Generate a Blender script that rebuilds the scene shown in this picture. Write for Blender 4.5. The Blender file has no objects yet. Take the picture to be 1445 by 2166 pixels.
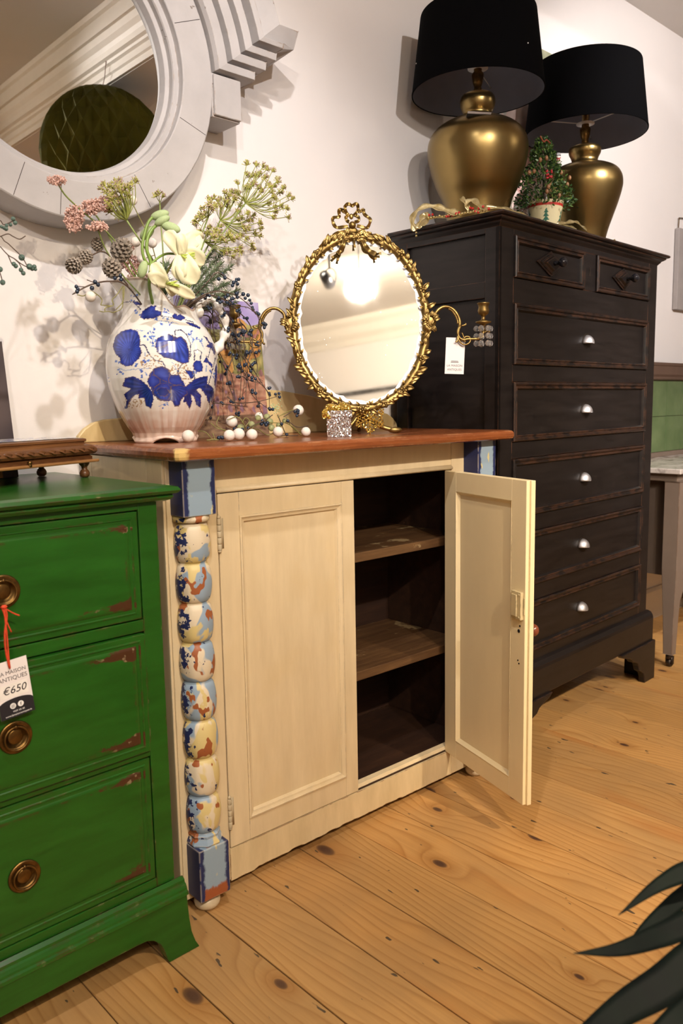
import bpy, math, random
import numpy as np
from mathutils import Vector, Matrix
R = math.radians
SC = bpy.context.scene
COL = SC.collection
rnd = random.Random(7)

# ------------------------------------------------------------------ camera, world, lights, exposure
CAM = Vector((0.0, 0.0, 1.06))
CR = ((0.7331884, 0.1033729, -0.6721226), (-0.6797960, 0.0857390, -0.7283723), (-0.0176668, 0.9909404, 0.1331353))
FPX, PW, PH = 1700.0, 1445.0, 2166.0
cd = bpy.data.cameras.new('camera'); cam = bpy.data.objects.new('camera', cd); COL.objects.link(cam)
cm = Matrix(CR).to_4x4(); cm.translation = CAM; cam.matrix_world = cm
cd.sensor_fit = 'VERTICAL'; cd.sensor_height = 24.0; cd.sensor_width = 36.0
cd.lens = 24.0 * FPX / PH; cd.clip_start = 0.02
cd.dof.use_dof = True; cd.dof.focus_distance = 1.95; cd.dof.aperture_fstop = 4.0
SC.camera = cam
SC.view_settings.view_transform = 'Standard'; SC.view_settings.look = 'None'
SC.view_settings.exposure = 0.84; SC.view_settings.gamma = 1.0
SC.view_settings.use_curve_mapping = False
SC.cycles.use_denoising = True
SC.cycles.max_bounces = 7; SC.cycles.diffuse_bounces = 4; SC.cycles.glossy_bounces = 4
SC.cycles.sample_clamp_indirect = 4.0
SC.cycles.caustics_reflective = False; SC.cycles.caustics_refractive = False
wd = bpy.data.worlds.new('room_air'); SC.world = wd; wd.use_nodes = True
wd.node_tree.nodes['Background'].inputs[0].default_value = (0.9, 0.85, 0.8, 1)
wd.node_tree.nodes['Background'].inputs[1].default_value = 0.15

YW = 1.79        # back wall
ZC = 2.68        # ceiling
# track spots: (location, aim, watts, cone deg, radius, colour)
WARM = (1.0, 0.82, 0.60); NEUT = (1.0, 0.925, 0.885)
SPOTS = [
    ((0.60, 0.55, 2.44), (0.85, 1.50, 1.25), 38, 92, 0.022, NEUT),
    ((0.75, -1.10, 2.44), (2.25, 1.60, 1.45), 74, 58, 0.025, NEUT),
    ((2.30, -0.30, 2.38), (3.55, 1.70, 1.45), 135, 76, 0.025, NEUT),
    ((0.35, -1.10, 2.44), (1.30, 1.10, 0.45), 106, 58, 0.022, WARM),
    ((1.50, -1.10, 2.44), (2.75, 0.95, 0.0), 150, 56, 0.030, WARM),
    ((-0.9, -1.10, 2.44), (0.35, 1.70, 1.35), 48, 56, 0.030, NEUT),
    ((-0.43, -1.10, 2.36), (-0.95, -2.90, 1.90), 110, 110, 0.030, WARM),
]
ADDED_FILL = [((-0.27, -1.21, 2.33), 85), ((3.6, -0.8, 2.3), 30)]  # glowing globes added as fill; the first also makes the oval mirror's glare

def cam_ray(x, y):
    v = Vector(((x - PW / 2) / FPX, -(y - PH / 2) / FPX, -1.0))
    return Matrix(CR) @ v
def at_y(x, y, Y):
    u = cam_ray(x, y); return CAM + u * ((Y - CAM.y) / u.y)
def at_z(x, y, Z):
    u = cam_ray(x, y); return CAM + u * ((Z - CAM.z) / u.z)

# ------------------------------------------------------------------ mesh helpers
class MB:
    def __init__(s): s.v = []; s.f = []; s.col = None
    def add(s, vs, fs):
        n = len(s.v); s.v += [tuple(p) for p in vs]; s.f += [tuple(i + n for i in f) for f in fs]; return s
    def box(s, x0, x1, y0, y1, z0, z1):
        vs = [(x0,y0,z0),(x1,y0,z0),(x1,y1,z0),(x0,y1,z0),(x0,y0,z1),(x1,y0,z1),(x1,y1,z1),(x0,y1,z1)]
        return s.add(vs, [(0,3,2,1),(4,5,6,7),(0,1,5,4),(1,2,6,5),(2,3,7,6),(3,0,4,7)])
    def prism(s, poly, a, b, axis='y'):
        n = len(poly)
        def P(p, t):
            return {'y': (p[0], t, p[1]), 'x': (t, p[0], p[1]), 'z': (p[0], p[1], t)}[axis]
        vs = [P(p, a) for p in poly] + [P(p, b) for p in poly]
        fs = [(i, (i+1) % n, n + (i+1) % n, n + i) for i in range(n)]
        fs += [tuple(range(n))[::-1], tuple(range(n, 2*n))]
        return s.add(vs, fs)
    def lathe(s, prof, c=(0,0,0), seg=32, a0=0, a1=2*math.pi, axis='z', rmod=None, cap=True):
        full = abs(a1 - a0 - 2*math.pi) < 1e-6; m = seg if full else seg + 1
        vs = []
        for (r, z) in prof:
            for i in range(m):
                a = a0 + (a1 - a0) * i / seg
                rr = r * (rmod(a, z) if rmod else 1)
                x, y = rr*math.cos(a), rr*math.sin(a)
                if axis == 'z': vs.append((c[0]+x, c[1]+y, c[2]+z))
                elif axis == 'y': vs.append((c[0]+x, c[1]+z, c[2]+y))
                else: vs.append((c[0]+z, c[1]+x, c[2]+y))
        fs = []
        for j in range(len(prof)-1):
            for i in range(seg):
                i2 = (i+1) % m
                fs.append((j*m+i, j*m+i2, (j+1)*m+i2, (j+1)*m+i))
        if cap and full:
            if prof[0][0] > 1e-6: fs.append(tuple(range(m))[::-1])
            if prof[-1][0] > 1e-6: fs.append(tuple((len(prof)-1)*m + i for i in range(m)))
        return s.add(vs, fs)
    def tube(s, pts, rad, seg=8, cap=True):
        pts = [Vector(p) for p in pts]; n = len(pts)
        if not hasattr(rad, '__len__'): rad = [rad]*n
        vs = []; up = None
        for i, p in enumerate(pts):
            t = (pts[min(i+1, n-1)] - pts[max(i-1, 0)])
            if t.length < 1e-9: t = Vector((0,0,1))
            t.normalize()
            if up is None:
                up = Vector((0,0,1)) if abs(t.z) < .9 else Vector((1,0,0))
            side = t.cross(up)
            if side.length < 1e-6: side = t.orthogonal()
            side.normalize(); up = side.cross(t).normalized()
            for k in range(seg):
                a = 2*math.pi*k/seg
                vs.append(p + (side*math.cos(a) + up*math.sin(a))*rad[i])
        fs = [(j*seg+k, j*seg+(k+1) % seg, (j+1)*seg+(k+1) % seg, (j+1)*seg+k) for j in range(n-1) for k in range(seg)]
        if cap: fs += [tuple(range(seg))[::-1], tuple((n-1)*seg+k for k in range(seg))]
        return s.add(vs, fs)
    def ball(s, c, r, seg=12, rings=8, sc=(1,1,1), rot=None):
        vs = []; 
        for j in range(rings+1):
            ph = math.pi*j/rings
            for i in range(seg):
                a = 2*math.pi*i/seg
                p = Vector((math.sin(ph)*math.cos(a)*sc[0], math.sin(ph)*math.sin(a)*sc[1], math.cos(ph)*sc[2]))*r
                if rot is not None: p = rot @ p
                vs.append(p + Vector(c))
        fs = [(j*seg+i, (j+1)*seg+i, (j+1)*seg+(i+1) % seg, j*seg+(i+1) % seg) for j in range(rings) for i in range(seg)]
        return s.add(vs, fs)
    def blade(s, pts, widths, nrm, thick=0.0006, cup=0.0):
        # leaf or petal: a bent strip with thickness along pts, width across
        pts = [Vector(p) for p in pts]; n = len(pts); nrm = Vector(nrm); top = []; bot = []
        for i, p in enumerate(pts):
            t = (pts[min(i+1, n-1)] - pts[max(i-1, 0)]).normalized()
            sd = t.cross(nrm); sd = sd.normalized() if sd.length > 1e-6 else t.orthogonal().normalized()
            nn = sd.cross(t).normalized(); w = widths[i]
            for k, q in enumerate((-1, -.5, 0, .5, 1)):
                pos = p + sd*w*q + nn*(cup*w*q*q)
                top.append(pos + nn*thick*.5); bot.append(pos - nn*thick*.5)
        N = 5*n
        fs = []
        for i in range(n-1):
            for k in range(4):
                a = i*5+k; fs.append((a, a+1, a+6, a+5)); fs.append((N+a, N+a+5, N+a+6, N+a+1))
            fs.append((i*5, i*5+5, N+i*5+5, N+i*5)); fs.append((i*5+4, N+i*5+4, N+i*5+9, i*5+9))
        fs.append((0, N, N+1, 1)); fs.append((1, N+1, N+2, 2)); fs.append((2, N+2, N+3, 3)); fs.append((3, N+3, N+4, 4))
        return s.add(top+bot, fs)
    def frame(s, x0, x1, z0, z1, prof, ysign=-1, y=0.0):
        # mitred rectangular moulding in an XZ plane. prof: (inset, proud) pairs
        m = len(prof); vs = []
        for (i, h) in prof:
            yy = y + ysign*h
            vs += [(x0+i, yy, z0+i), (x1-i, yy, z0+i), (x1-i, yy, z1-i), (x0+i, yy, z1-i)]
        fs = []
        for j in range(m-1):
            for k in range(4):
                a, b = j*4+k, j*4+(k+1) % 4
                fs.append((a, b, b+4, a+4))
        return s.add(vs, fs)
    def build(s, name, mt, parent=None, smooth=False, bevel=0, seg=2, loc=None, rot=None):
        me = bpy.data.meshes.new(name); me.from_pydata(s.v, [], s.f); me.update()
        if smooth: me.polygons.foreach_set('use_smooth', [True]*len(me.polygons))
        o = bpy.data.objects.new(name, me); COL.objects.link(o)
        if mt: me.materials.append(mt)
        if parent: o.parent = parent
        if loc: o.location = loc
        if rot: o.rotation_euler = rot
        if bevel:
            md = o.modifiers.new('edge', 'BEVEL'); md.width = bevel; md.segments = seg
            md.limit_method = 'ANGLE'; md.angle_limit = R(35)
        return o

def tag(o, label=None, cat=None, group=None, kind=None):
    if label: o['label'] = label
    if cat: o['category'] = cat
    if group: o['group'] = group
    if kind: o['kind'] = kind
    return o
def thing(name, loc, rz=0, label=None, cat=None, group=None):
    o = bpy.data.objects.new(name, None); COL.objects.link(o); o.location = loc
    o.rotation_euler = (0, 0, rz); o.empty_display_size = .05
    return tag(o, label, cat, group)
def struct(o): o['kind'] = 'structure'; return o
def dup(o, parent=None):
    c = o.copy(); COL.objects.link(c)
    if parent: c.parent = parent
    for ch in [x for x in bpy.data.objects if x.parent == o]: dup(ch, c)
    return c
def bez(pts, n=12):
    # Catmull-Rom through points
    P = [Vector(p) for p in pts]; P = [P[0]*2-P[1]] + P + [P[-1]*2-P[-2]]; out = []
    for i in range(1, len(P)-2):
        for k in range(n):
            t = k/n
            out.append(.5*((2*P[i]) + (P[i+1]-P[i-1])*t + (2*P[i-1]-5*P[i]+4*P[i+1]-P[i+2])*t*t + (3*P[i]-P[i-1]-3*P[i+1]+P[i+2])*t**3))
    out.append(P[-2]); return out

# ------------------------------------------------------------------ material helpers
class Mat:
    def __init__(s, name, color=(.8,.8,.8), rough=.5, metal=0, spec=.5):
        s.m = bpy.data.materials.new(name); s.m.use_nodes = True; s.nt = s.m.node_tree
        s.b = s.nt.nodes['Principled BSDF']; s.set('Base Color', color); s.set('Roughness', rough); s.set('Metallic', metal)
        s.set('Specular IOR Level', spec)
    def n(s, t, **kw):
        nd = s.nt.nodes.new(t)
        for k, v in kw.items(): setattr(nd, k, v)
        return nd
    def link(s, a, b): s.nt.links.new(a, b)
    def set(s, k, v):
        if isinstance(v, bpy.types.NodeSocket): s.link(v, s.b.inputs[k])
        else: s.b.inputs[k].default_value = (*v, 1) if isinstance(v, tuple) and len(v) == 3 else v
        return s
    def co(s, kind='Object', scale=(1,1,1), rot=(0,0,0), rand=0):
        if kind == 'Position': src = s.n('ShaderNodeNewGeometry').outputs['Position']
        else: src = s.n('ShaderNodeTexCoord').outputs[kind]
        mp = s.n('ShaderNodeMapping'); s.link(src, mp.inputs[0]); mp.inputs['Scale'].default_value = scale
        mp.inputs['Rotation'].default_value = rot
        if rand:
            oi = s.n('ShaderNodeObjectInfo'); cx = s.n('ShaderNodeCombineXYZ')
            a = s.math('MULTIPLY', oi.outputs['Random'], rand); b = s.math('MULTIPLY', oi.outputs['Random'], rand*.37)
            s.link(a, cx.inputs[1]); s.link(b, cx.inputs[2]); s.link(cx.outputs[0], mp.inputs['Location'])
        return mp.outputs[0]
    def noise(s, vec, scale=5, detail=4, rough=.55, dist=0):
        nd = s.n('ShaderNodeTexNoise'); s.link(vec, nd.inputs['Vector'])
        nd.inputs['Scale'].default_value = scale; nd.inputs['Detail'].default_value = detail
        nd.inputs['Roughness'].default_value = rough; nd.inputs['Distortion'].default_value = dist
        return nd.outputs['Fac']
    def voro(s, vec, scale=5, out='Distance', feature='F1', rnd_=1.0):
        nd = s.n('ShaderNodeTexVoronoi', feature=feature); s.link(vec, nd.inputs['Vector']); nd.inputs['Scale'].default_value = scale
        nd.inputs['Randomness'].default_value = rnd_
        return nd.outputs[out]
    def ramp(s, fac, stops, interp='LINEAR'):
        nd = s.n('ShaderNodeValToRGB'); s.link(fac, nd.inputs[0]); cr = nd.color_ramp; cr.interpolation = interp
        while len(cr.elements) < len(stops): cr.elements.new(.5)
        for e, (p, c) in zip(cr.elements, stops):
            e.position = p; e.color = (*c, 1) if hasattr(c, '__len__') else (c, c, c, 1)
        return nd.outputs[0]
    def math(s, op, a, b=None, c=None, clamp=False):
        nd = s.n('ShaderNodeMath', operation=op, use_clamp=clamp)
        for i, v in enumerate((a, b, c)):
            if v is None: continue
            if isinstance(v, bpy.types.NodeSocket): s.link(v, nd.inputs[i])
            else: nd.inputs[i].default_value = v
        return nd.outputs[0]
    def mix(s, fac, a, b, mode='MIX'):
        nd = s.n('ShaderNodeMix', data_type='RGBA', blend_type=mode)
        for i, v in ((0, fac), (6, a), (7, b)):
            if isinstance(v, bpy.types.NodeSocket): s.link(v, nd.inputs[i])
            else: nd.inputs[i].default_value = v if i == 0 else (*v, 1)
        return nd.outputs[2]
    def bump(s, h, strength=.3, dist=.002):
        nd = s.n('ShaderNodeBump'); s.link(h, nd.inputs['Height']); nd.inputs['Strength'].default_value = strength
        nd.inputs['Distance'].default_value = dist; s.link(nd.outputs[0], s.b.inputs['Normal']); return s
    def edge(s, radius=.003, lo=.02, hi=.12):
        # how much a corner is rounded off here: rubbed edges
        bv = s.n('ShaderNodeBevel', samples=4); bv.inputs['Radius'].default_value = radius
        g = s.n('ShaderNodeNewGeometry'); d = s.n('ShaderNodeVectorMath', operation='DOT_PRODUCT')
        s.link(bv.outputs[0], d.inputs[0]); s.link(g.outputs['Normal'], d.inputs[1])
        inv = s.math('SUBTRACT', 1.0, d.outputs['Value'])
        return s.ramp(inv, [(lo, 0.0), (hi, 1.0)])
    def attr(s, name='Col'):
        nd = s.n('ShaderNodeAttribute'); nd.attribute_name = name; return nd.outputs['Color']

def plain(name, color, rough=.5, metal=0, spec=.5, var=.12, scale=20, bump=0):
    m = Mat(name, color, rough, metal, spec); c = m.co(rand=3)
    nz = m.noise(c, scale)
    dk = tuple(x*(1-var) for x in color); lt = tuple(min(1, x*(1+var)) for x in color)
    m.set('Base Color', m.ramp(nz, [(.3, dk), (.7, lt)]))
    if bump: m.bump(nz, bump)
    return m.m

# painted plaster
def m_wall():
    m = Mat('plaster_paint', (.80,.75,.72), .62, spec=.3); c = m.co('Position')
    a = m.noise(c, 1.6, 5); m.set('Base Color', m.ramp(a, [(.3, (.775,.742,.735)), (.7, (.815,.785,.775))]))
    m.bump(m.noise(c, 9, 6, .6), .12, .01); return m.m
WALL = m_wall()
CEIL = plain('ceiling_paint', (.66,.63,.60), .7, var=.03, scale=2)
DARKW = plain('dark_floor_void', (.012,.009,.007), .9)

def m_floor():
    m = Mat('pine_floor', (.6,.35,.15), .34, spec=.35)
    base = m.co('Position', (1,1,1), rand=37.0)
    sep = m.n('ShaderNodeSeparateXYZ'); m.link(base, sep.inputs[0])
    st = m.n('ShaderNodeCombineXYZ'); m.link(m.math('MULTIPLY', sep.outputs[0], 6.0), st.inputs[0]); m.link(m.math('MULTIPLY', sep.outputs[1], 1.5), st.inputs[1]); m.link(sep.outputs[2], st.inputs[2])
    warp = m.noise(st.outputs[0], .55, 2, .5)
    vk = m.n('ShaderNodeTexVoronoi', feature='F1', voronoi_dimensions='2D'); kco = m.n('ShaderNodeCombineXYZ')
    m.link(m.math('MULTIPLY', sep.outputs[0], 1.0), kco.inputs[0]); m.link(m.math('MULTIPLY', sep.outputs[1], .55), kco.inputs[1]); m.link(m.math('MULTIPLY', sep.outputs[2], 1.0), kco.inputs[2])
    m.link(kco.outputs[0], vk.inputs['Vector']); vk.inputs['Scale'].default_value = 4.2
    kd = vk.outputs['Distance']
    pull = m.math('DIVIDE', .011, m.math('ADD', kd, .07))
    ring = m.math('ADD', m.math('MULTIPLY', sep.outputs[0], 42.0), m.math('ADD', m.math('MULTIPLY', warp, 15.0), m.math('MULTIPLY', pull, 34.0)))
    saw = m.math('FRACT', ring)
    grain = m.ramp(saw, [(0, 0.05), (.55, .25), (.88, .75), (1.0, 0.05)])
    fine = m.co('Position', (160, 4.5, 1), rand=9.0); fn = m.noise(fine, 1.0, 3)
    big = m.noise(base, 2.6, 3)
    c1 = m.ramp(grain, [(0, (.58,.335,.125)), (.5, (.51,.28,.095)), (1, (.33,.14,.038))])
    c2 = m.mix(m.ramp(fn, [(.35, .0), (.75, .30)]), c1, (.30,.15,.05))
    oi = m.n('ShaderNodeObjectInfo')
    tone = m.ramp(oi.outputs['Random'], [(0, (.86,.84,.80)), (.5, (1,1,1)), (1, (1.0,.95,.88))])
    c3 = m.mix(1.0, c2, tone, 'MULTIPLY')
    c4 = m.mix(m.ramp(big, [(.40, 0.0), (.62, .42)]), c3, (.27,.165,.075))
    red = m.noise(st.outputs[0], .8, 2); c4 = m.mix(m.ramp(red, [(.62, 0.0), (.72, .5)]), c4, (.40,.15,.035))
    kg = m.n('ShaderNodeSeparateColor'); m.link(vk.outputs['Color'], kg.inputs[0]); ks = m.math('ADD', m.math('MULTIPLY', kg.outputs[0], 1.6), .45); kd2 = m.math('DIVIDE', kd, ks)
    knot = m.ramp(kd2, [(.016, 1.0), (.028, .8), (.036, 0.0)]); halo = m.ramp(kd2, [(.04, .55), (.13, 0.0)])
    c5 = m.mix(halo, c4, (.30,.13,.035)); c6 = m.mix(knot, c5, (.085,.042,.025))
    # nicks and dents
    nk = m.noise(m.co('Position', (70, 22, 1), rand=5.0), 1.0, 2, .4); c7 = m.mix(m.ramp(nk, [(.73, 0.0), (.75, .9)]), c6, (.05,.04,.03))
    m.set('Base Color', c7)
    m.set('Roughness', m.ramp(big, [(.3, .30), (.7, .48)]))
    m.bump(m.math('ADD', m.math('MULTIPLY', fn, .5), m.math('MULTIPLY', grain, -.5)), .16, .001)
    return m.m
FLOOR = m_floor()

def m_worn(name, col, under, col2=None, rough=.38, er=.004, amt=.55, streak=(9,9,2), spec=.4, dirt=None, varn=.10, bumpy=.12, chip=None, under2=None, corners=None):
    m = Mat(name, col, rough, spec=spec); c = m.co(rand=2.0)
    s1 = m.noise(m.co(scale=streak), 3.0, 5, .6)
    dk = tuple(x*(1-varn) for x in col); lt = tuple(min(1, x*(1+varn*.6)) for x in (col2 or col))
    base = m.ramp(s1, [(.3, dk), (.7, lt)])
    if dirt:
        base = m.mix(m.ramp(m.noise(c, 6.0, 4), [(.5, 0.0), (.75, .5)]), base, dirt)
    if chip:
        ch = m.noise(c, 38.0, 3, .6); base = m.mix(m.ramp(ch, [(.70, 0.0), (.715, 1.0)]), base, chip)
    e = m.edge(er); nz = m.noise(c, 26.0, 5, .7)
    gate = m.ramp(nz, [(1-amt-.04, 0.0), (1-amt+.05, 1.0)])
    msk = m.math('MULTIPLY', e, gate)
    if corners:
        tc = m.n('ShaderNodeTexCoord'); sp_ = m.n('ShaderNodeSeparateXYZ'); m.link(tc.outputs['Object'], sp_.inputs[0]); best = None
        n9 = m.noise(m.co(scale=(1,1,2.5)), 34.0, 5, .7)
        for (cx_, cz_, q) in corners:
            d = m.math('ADD', m.math('MULTIPLY', m.math('ABSOLUTE', m.math('SUBTRACT', sp_.outputs[0], cx_)), .42), m.math('MULTIPLY', m.math('ABSOLUTE', m.math('SUBTRACT', sp_.outputs[2], cz_)), 2.2))
            d = m.math('SUBTRACT', d, q); best = d if best is None else m.math('MINIMUM', best, d)
        pm = m.ramp(m.math('ADD', best, m.math('MULTIPLY', n9, .10)), [(.048, 1.0), (.053, 0.0)]); msk = m.math('MAXIMUM', msk, pm)
    if under2:
        under = m.mix(m.ramp(m.noise(m.co(scale=(1,1,1)), 55.0, 3), [(.60, 0.0), (.66, 1.0)]), under, under2)
    m.set('Base Color', m.mix(msk, base, under))
    m.bump(m.math('SUBTRACT', s1, m.math('MULTIPLY', msk, .6)), bumpy, .0015)
    return m.m
CREAM = m_worn('cream_cabinet_paint', (.62,.495,.305), (.30,.27,.22), (.67,.545,.345), er=.0022, amt=.50, streak=(10,10,1.6), varn=.05, dirt=(.60,.455,.24))
CREAM_IN = m_worn('cream_inner_door_paint', (.80,.66,.40), (.42,.33,.18), er=.0015, amt=.4, streak=(3,3,1), varn=.05)
GREEN = m_worn('green_chest_paint', (.011,.074,.006), (.060,.024,.010), (.015,.092,.009), rough=.28, er=.0060, amt=.47, streak=(2,2,12), varn=.14, spec=.45, under2=(.20,.15,.08))
GREENF = m_worn('green_field_paint', (.011,.074,.006), (.060,.024,.010), (.015,.092,.009), rough=.28, er=.0055, amt=.46, streak=(2,2,12), varn=.14, spec=.45, under2=(.22,.16,.09), corners=[(-.099,.846,.012),(-.099,.708,.022),(-.099,.622,.030),(-.099,.456,.030),(-.099,.382,.024),(-.099,.199,.026),(-.45,.700,.004),(-.45,.452,.006)])
BLACK = m_worn('black_chest_paint', (.0085,.0068,.0068), (.13,.055,.028), (.0125,.0098,.0093), rough=.33, er=.0028, amt=.52, streak=(2,2,16), varn=.25, spec=.30)
GREYW = m_worn('grey_white_mirror_paint', (.43,.41,.405), (.24,.15,.08), (.47,.45,.445), rough=.55, er=.004, amt=.44, streak=(3,3,3), varn=.05, spec=.25, chip=(.22,.19,.17))
UPST = m_worn('old_cream_upstand_paint', (.62,.47,.22), (.40,.28,.12), (.66,.51,.26), er=.003, amt=.4)

def m_wood(name, a, b, c=None, scale=1.0, rough=.3, axis='x', spec=.5, patch=None):
    m = Mat(name, a, rough, spec=spec)
    sc = {'x': (2, 22, 22), 'y': (22, 2, 22), 'z': (22, 22, 2)}[axis]
    v = m.co(scale=tuple(q*scale for q in sc), rand=3.0); n1 = m.noise(v, 1.6, 5, .6, .4); n2 = m.noise(m.co(scale=tuple(q*scale*4 for q in sc)), 2.0, 3)
    base = m.ramp(n1, [(.25, b), (.55, a), (.8, c or a)]); base = m.mix(m.ramp(n2, [(.4, 0.0), (.7, .45)]), base, b)
    if patch: base = m.mix(m.ramp(m.noise(m.co(), 9.0, 5, .65), [(.60, 0.0), (.63, .75)]), base, patch)
    m.set('Base Color', base); m.bump(n2, .15, .001); return m.m
TOPWOOD = m_wood('worktop_wood', (.31,.095,.028), (.17,.045,.014), (.38,.135,.045), rough=.22)
INWOOD = m_wood('dark_interior_wood', (.035,.015,.008), (.015,.007,.004), (.055,.024,.011), rough=.5)
SHELFW = m_wood('shelf_wood', (.10,.050,.020), (.045,.02,.009), (.16,.085,.034), rough=.4, patch=(.34,.25,.13))
CARVED = m_wood('carved_oak', (.15,.062,.022), (.055,.02,.008), (.24,.11,.04), rough=.32)
PALEWD = m_wood('pale_oak', (.34,.17,.06), (.17,.07,.022), rough=.35)
KNOBW = m_wood('brown_knob_wood', (.20,.055,.025), (.10,.03,.015), rough=.2)

def m_post():
    # layers of old paint showing through one another on the carved posts
    m = Mat('stripped_paint_layers', (.7,.6,.5), .45, spec=.35); c = m.co()
    cream = (.66,.57,.42); pale = (.27,.36,.46); navy = (.018,.026,.09); oran = (.32,.10,.035); yel = (.62,.50,.22)
    side = m.n('ShaderNodeSeparateXYZ'); g = m.n('ShaderNodeNewGeometry')
    tc = m.n('ShaderNodeTexCoord'); m.link(tc.outputs['Normal'], side.inputs[0])
    n1 = m.noise(m.co(scale=(1,1,.8)), 13.0, 2, .5); n2 = m.noise(m.co(scale=(1,1,.55)), 17.0, 3, .55, .5); n3 = m.noise(c, 46.0, 4, .65); n4 = m.noise(m.co(scale=(1,1,.7)), 34.0, 2, .5)
    base = m.mix(m.ramp(n1, [(.46, 0.0), (.48, 1.0)]), pale, cream)
    base = m.mix(m.ramp(n2, [(.50, 0.0), (.52, 1.0)]), base, yel)
    base = m.mix(m.ramp(n4, [(.575, 0.0), (.59, 1.0)]), base, oran)
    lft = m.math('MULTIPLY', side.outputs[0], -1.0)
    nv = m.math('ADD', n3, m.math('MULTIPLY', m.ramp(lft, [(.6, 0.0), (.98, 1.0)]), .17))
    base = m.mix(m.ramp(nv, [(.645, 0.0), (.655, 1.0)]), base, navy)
    e = m.edge(.003); base = m.mix(m.math('MULTIPLY', e, m.ramp(n3, [(.47, 0.0), (.5, 1.0)])), base, (.68,.58,.44))
    m.set('Base Color', base); m.bump(m.math('ADD', n1, n3), .25, .0015); return m.m
POST = m_post()
def m_block():
    m = Mat('blue_block_paint', (.3,.4,.5), .42, spec=.35); c = m.co()
    pale = (.255,.345,.43); navy = (.018,.026,.09); yel = (.60,.50,.20); oran = (.30,.085,.03); cream = (.64,.55,.40)
    side = m.n('ShaderNodeSeparateXYZ'); tc = m.n('ShaderNodeTexCoord'); m.link(tc.outputs['Normal'], side.inputs[0])
    pz = m.n('ShaderNodeSeparateXYZ'); m.link(tc.outputs['Object'], pz.inputs[0])
    n2 = m.noise(m.co(scale=(1,1,.5)), 30.0, 3, .6); n3 = m.noise(c, 34.0, 4, .65)
    base = m.mix(m.ramp(n2, [(.60, 0.0), (.64, .8)]), pale, yel)
    low = m.ramp(m.math('ADD', pz.outputs[2], m.math('MULTIPLY', n3, .05)), [(.085, 1.0), (.09, 0.0)])
    base = m.mix(low, base, oran)
    edx = m.math('ABSOLUTE', m.math('SUBTRACT', m.math('ABSOLUTE', m.math('SUBTRACT', pz.outputs[0], .466)), .449))
    border = m.ramp(m.math('ADD', edx, m.math('MULTIPLY', n3, .022)), [(.037, 0.0), (.0385, 1.0)])
    base = m.mix(border, base, navy)
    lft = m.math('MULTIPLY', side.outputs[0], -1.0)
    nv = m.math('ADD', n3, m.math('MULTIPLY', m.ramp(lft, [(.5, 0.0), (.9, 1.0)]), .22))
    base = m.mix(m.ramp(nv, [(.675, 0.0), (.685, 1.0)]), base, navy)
    e = m.edge(.0035); base = m.mix(m.math('MULTIPLY', e, m.ramp(n3, [(.42, 0.0), (.46, 1.0)])), base, cream)
    m.set('Base Color', base); m.bump(n3, .3, .0012); return m.m
BLOCK = m_block()

def m_metal(name, col, dk, rough=.3, scale=14, mt=1.0, bump=.05):
    m = Mat(name, col, rough, mt); n1 = m.noise(m.co(), scale, 5, .6)
    m.set('Base Color', m.ramp(n1, [(.3, dk), (.65, col)])); m.set('Roughness', m.ramp(n1, [(.3, min(1, rough+.12)), (.7, rough)]))
    m.bump(n1, bump, .001); return m.m
BRASS = m_metal('brushed_brass', (.34,.25,.10), (.25,.175,.068), .24, 3, bump=.0)
GILT = m_metal('old_gilt_metal', (.40,.275,.10), (.12,.075,.025), .36, 40, bump=.35)
DKBRASS = m_metal('dark_brass', (.26,.155,.05), (.09,.05,.018), .32, 60)
STEEL = m_metal('brushed_steel', (.62,.62,.65), (.42,.42,.45), .46, 40)
IRON = m_metal('dark_iron', (.10,.08,.07), (.03,.025,.02), .45, 50)
HINGE = m_worn('painted_hinge', (.50,.42,.28), (.05,.035,.025), er=.0015, amt=.75, chip=(.06,.04,.03))
GOLDGL = None
BLKGLOSS = plain('black_gloss', (.012,.012,.016), .12)
MIRROR = Mat('mirror_glass', (.88,.89,.88), .012, 1.0).m
def m_mirror_old():
    m = Mat('foxed_mirror_glass', (.85,.87,.87), .03, 1.0); c = m.co()
    v = m.voro(m.co(scale=(1,1,1)), 90.0); sp = m.ramp(v, [(.05, 1.0), (.09, 0.0)]); g = m.noise(c, 9.0, 4)
    k = m.math('MULTIPLY', sp, m.ramp(g, [(.5, 0.0), (.62, 1.0)]))
    m.set('Roughness', m.math('ADD', m.math('MULTIPLY', k, .5), m.ramp(g, [(.4, .02), (.75, .06)]))); m.set('Base Color', m.mix(k, (.85,.87,.87), (1,1,1))); return m.m
OLDMIR = m_mirror_old()
SHADE = plain('black_lampshade_cotton', (.0028,.0028,.0034), .9, var=.15, scale=300, spec=.04)
SHADEIN = plain('grey_shade_lining', (.20,.21,.26), .7, var=.04, spec=.2)
WHITEPL = plain('white_plastic', (.75,.73,.70), .4)
CARD = plain('white_tag_card', (.74,.70,.70), .6, var=.02)
INK = plain('black_tag_ink', (.012,.012,.018), .5, var=.02)
GREYINK = plain('grey_tag_ink', (.12,.11,.12), .5, var=.02)
WHITEINK = plain('white_tag_ink', (.8,.8,.8), .5, var=.02)
REDSTR = plain('red_string', (.55,.05,.012), .7, var=.2, scale=200)

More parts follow.
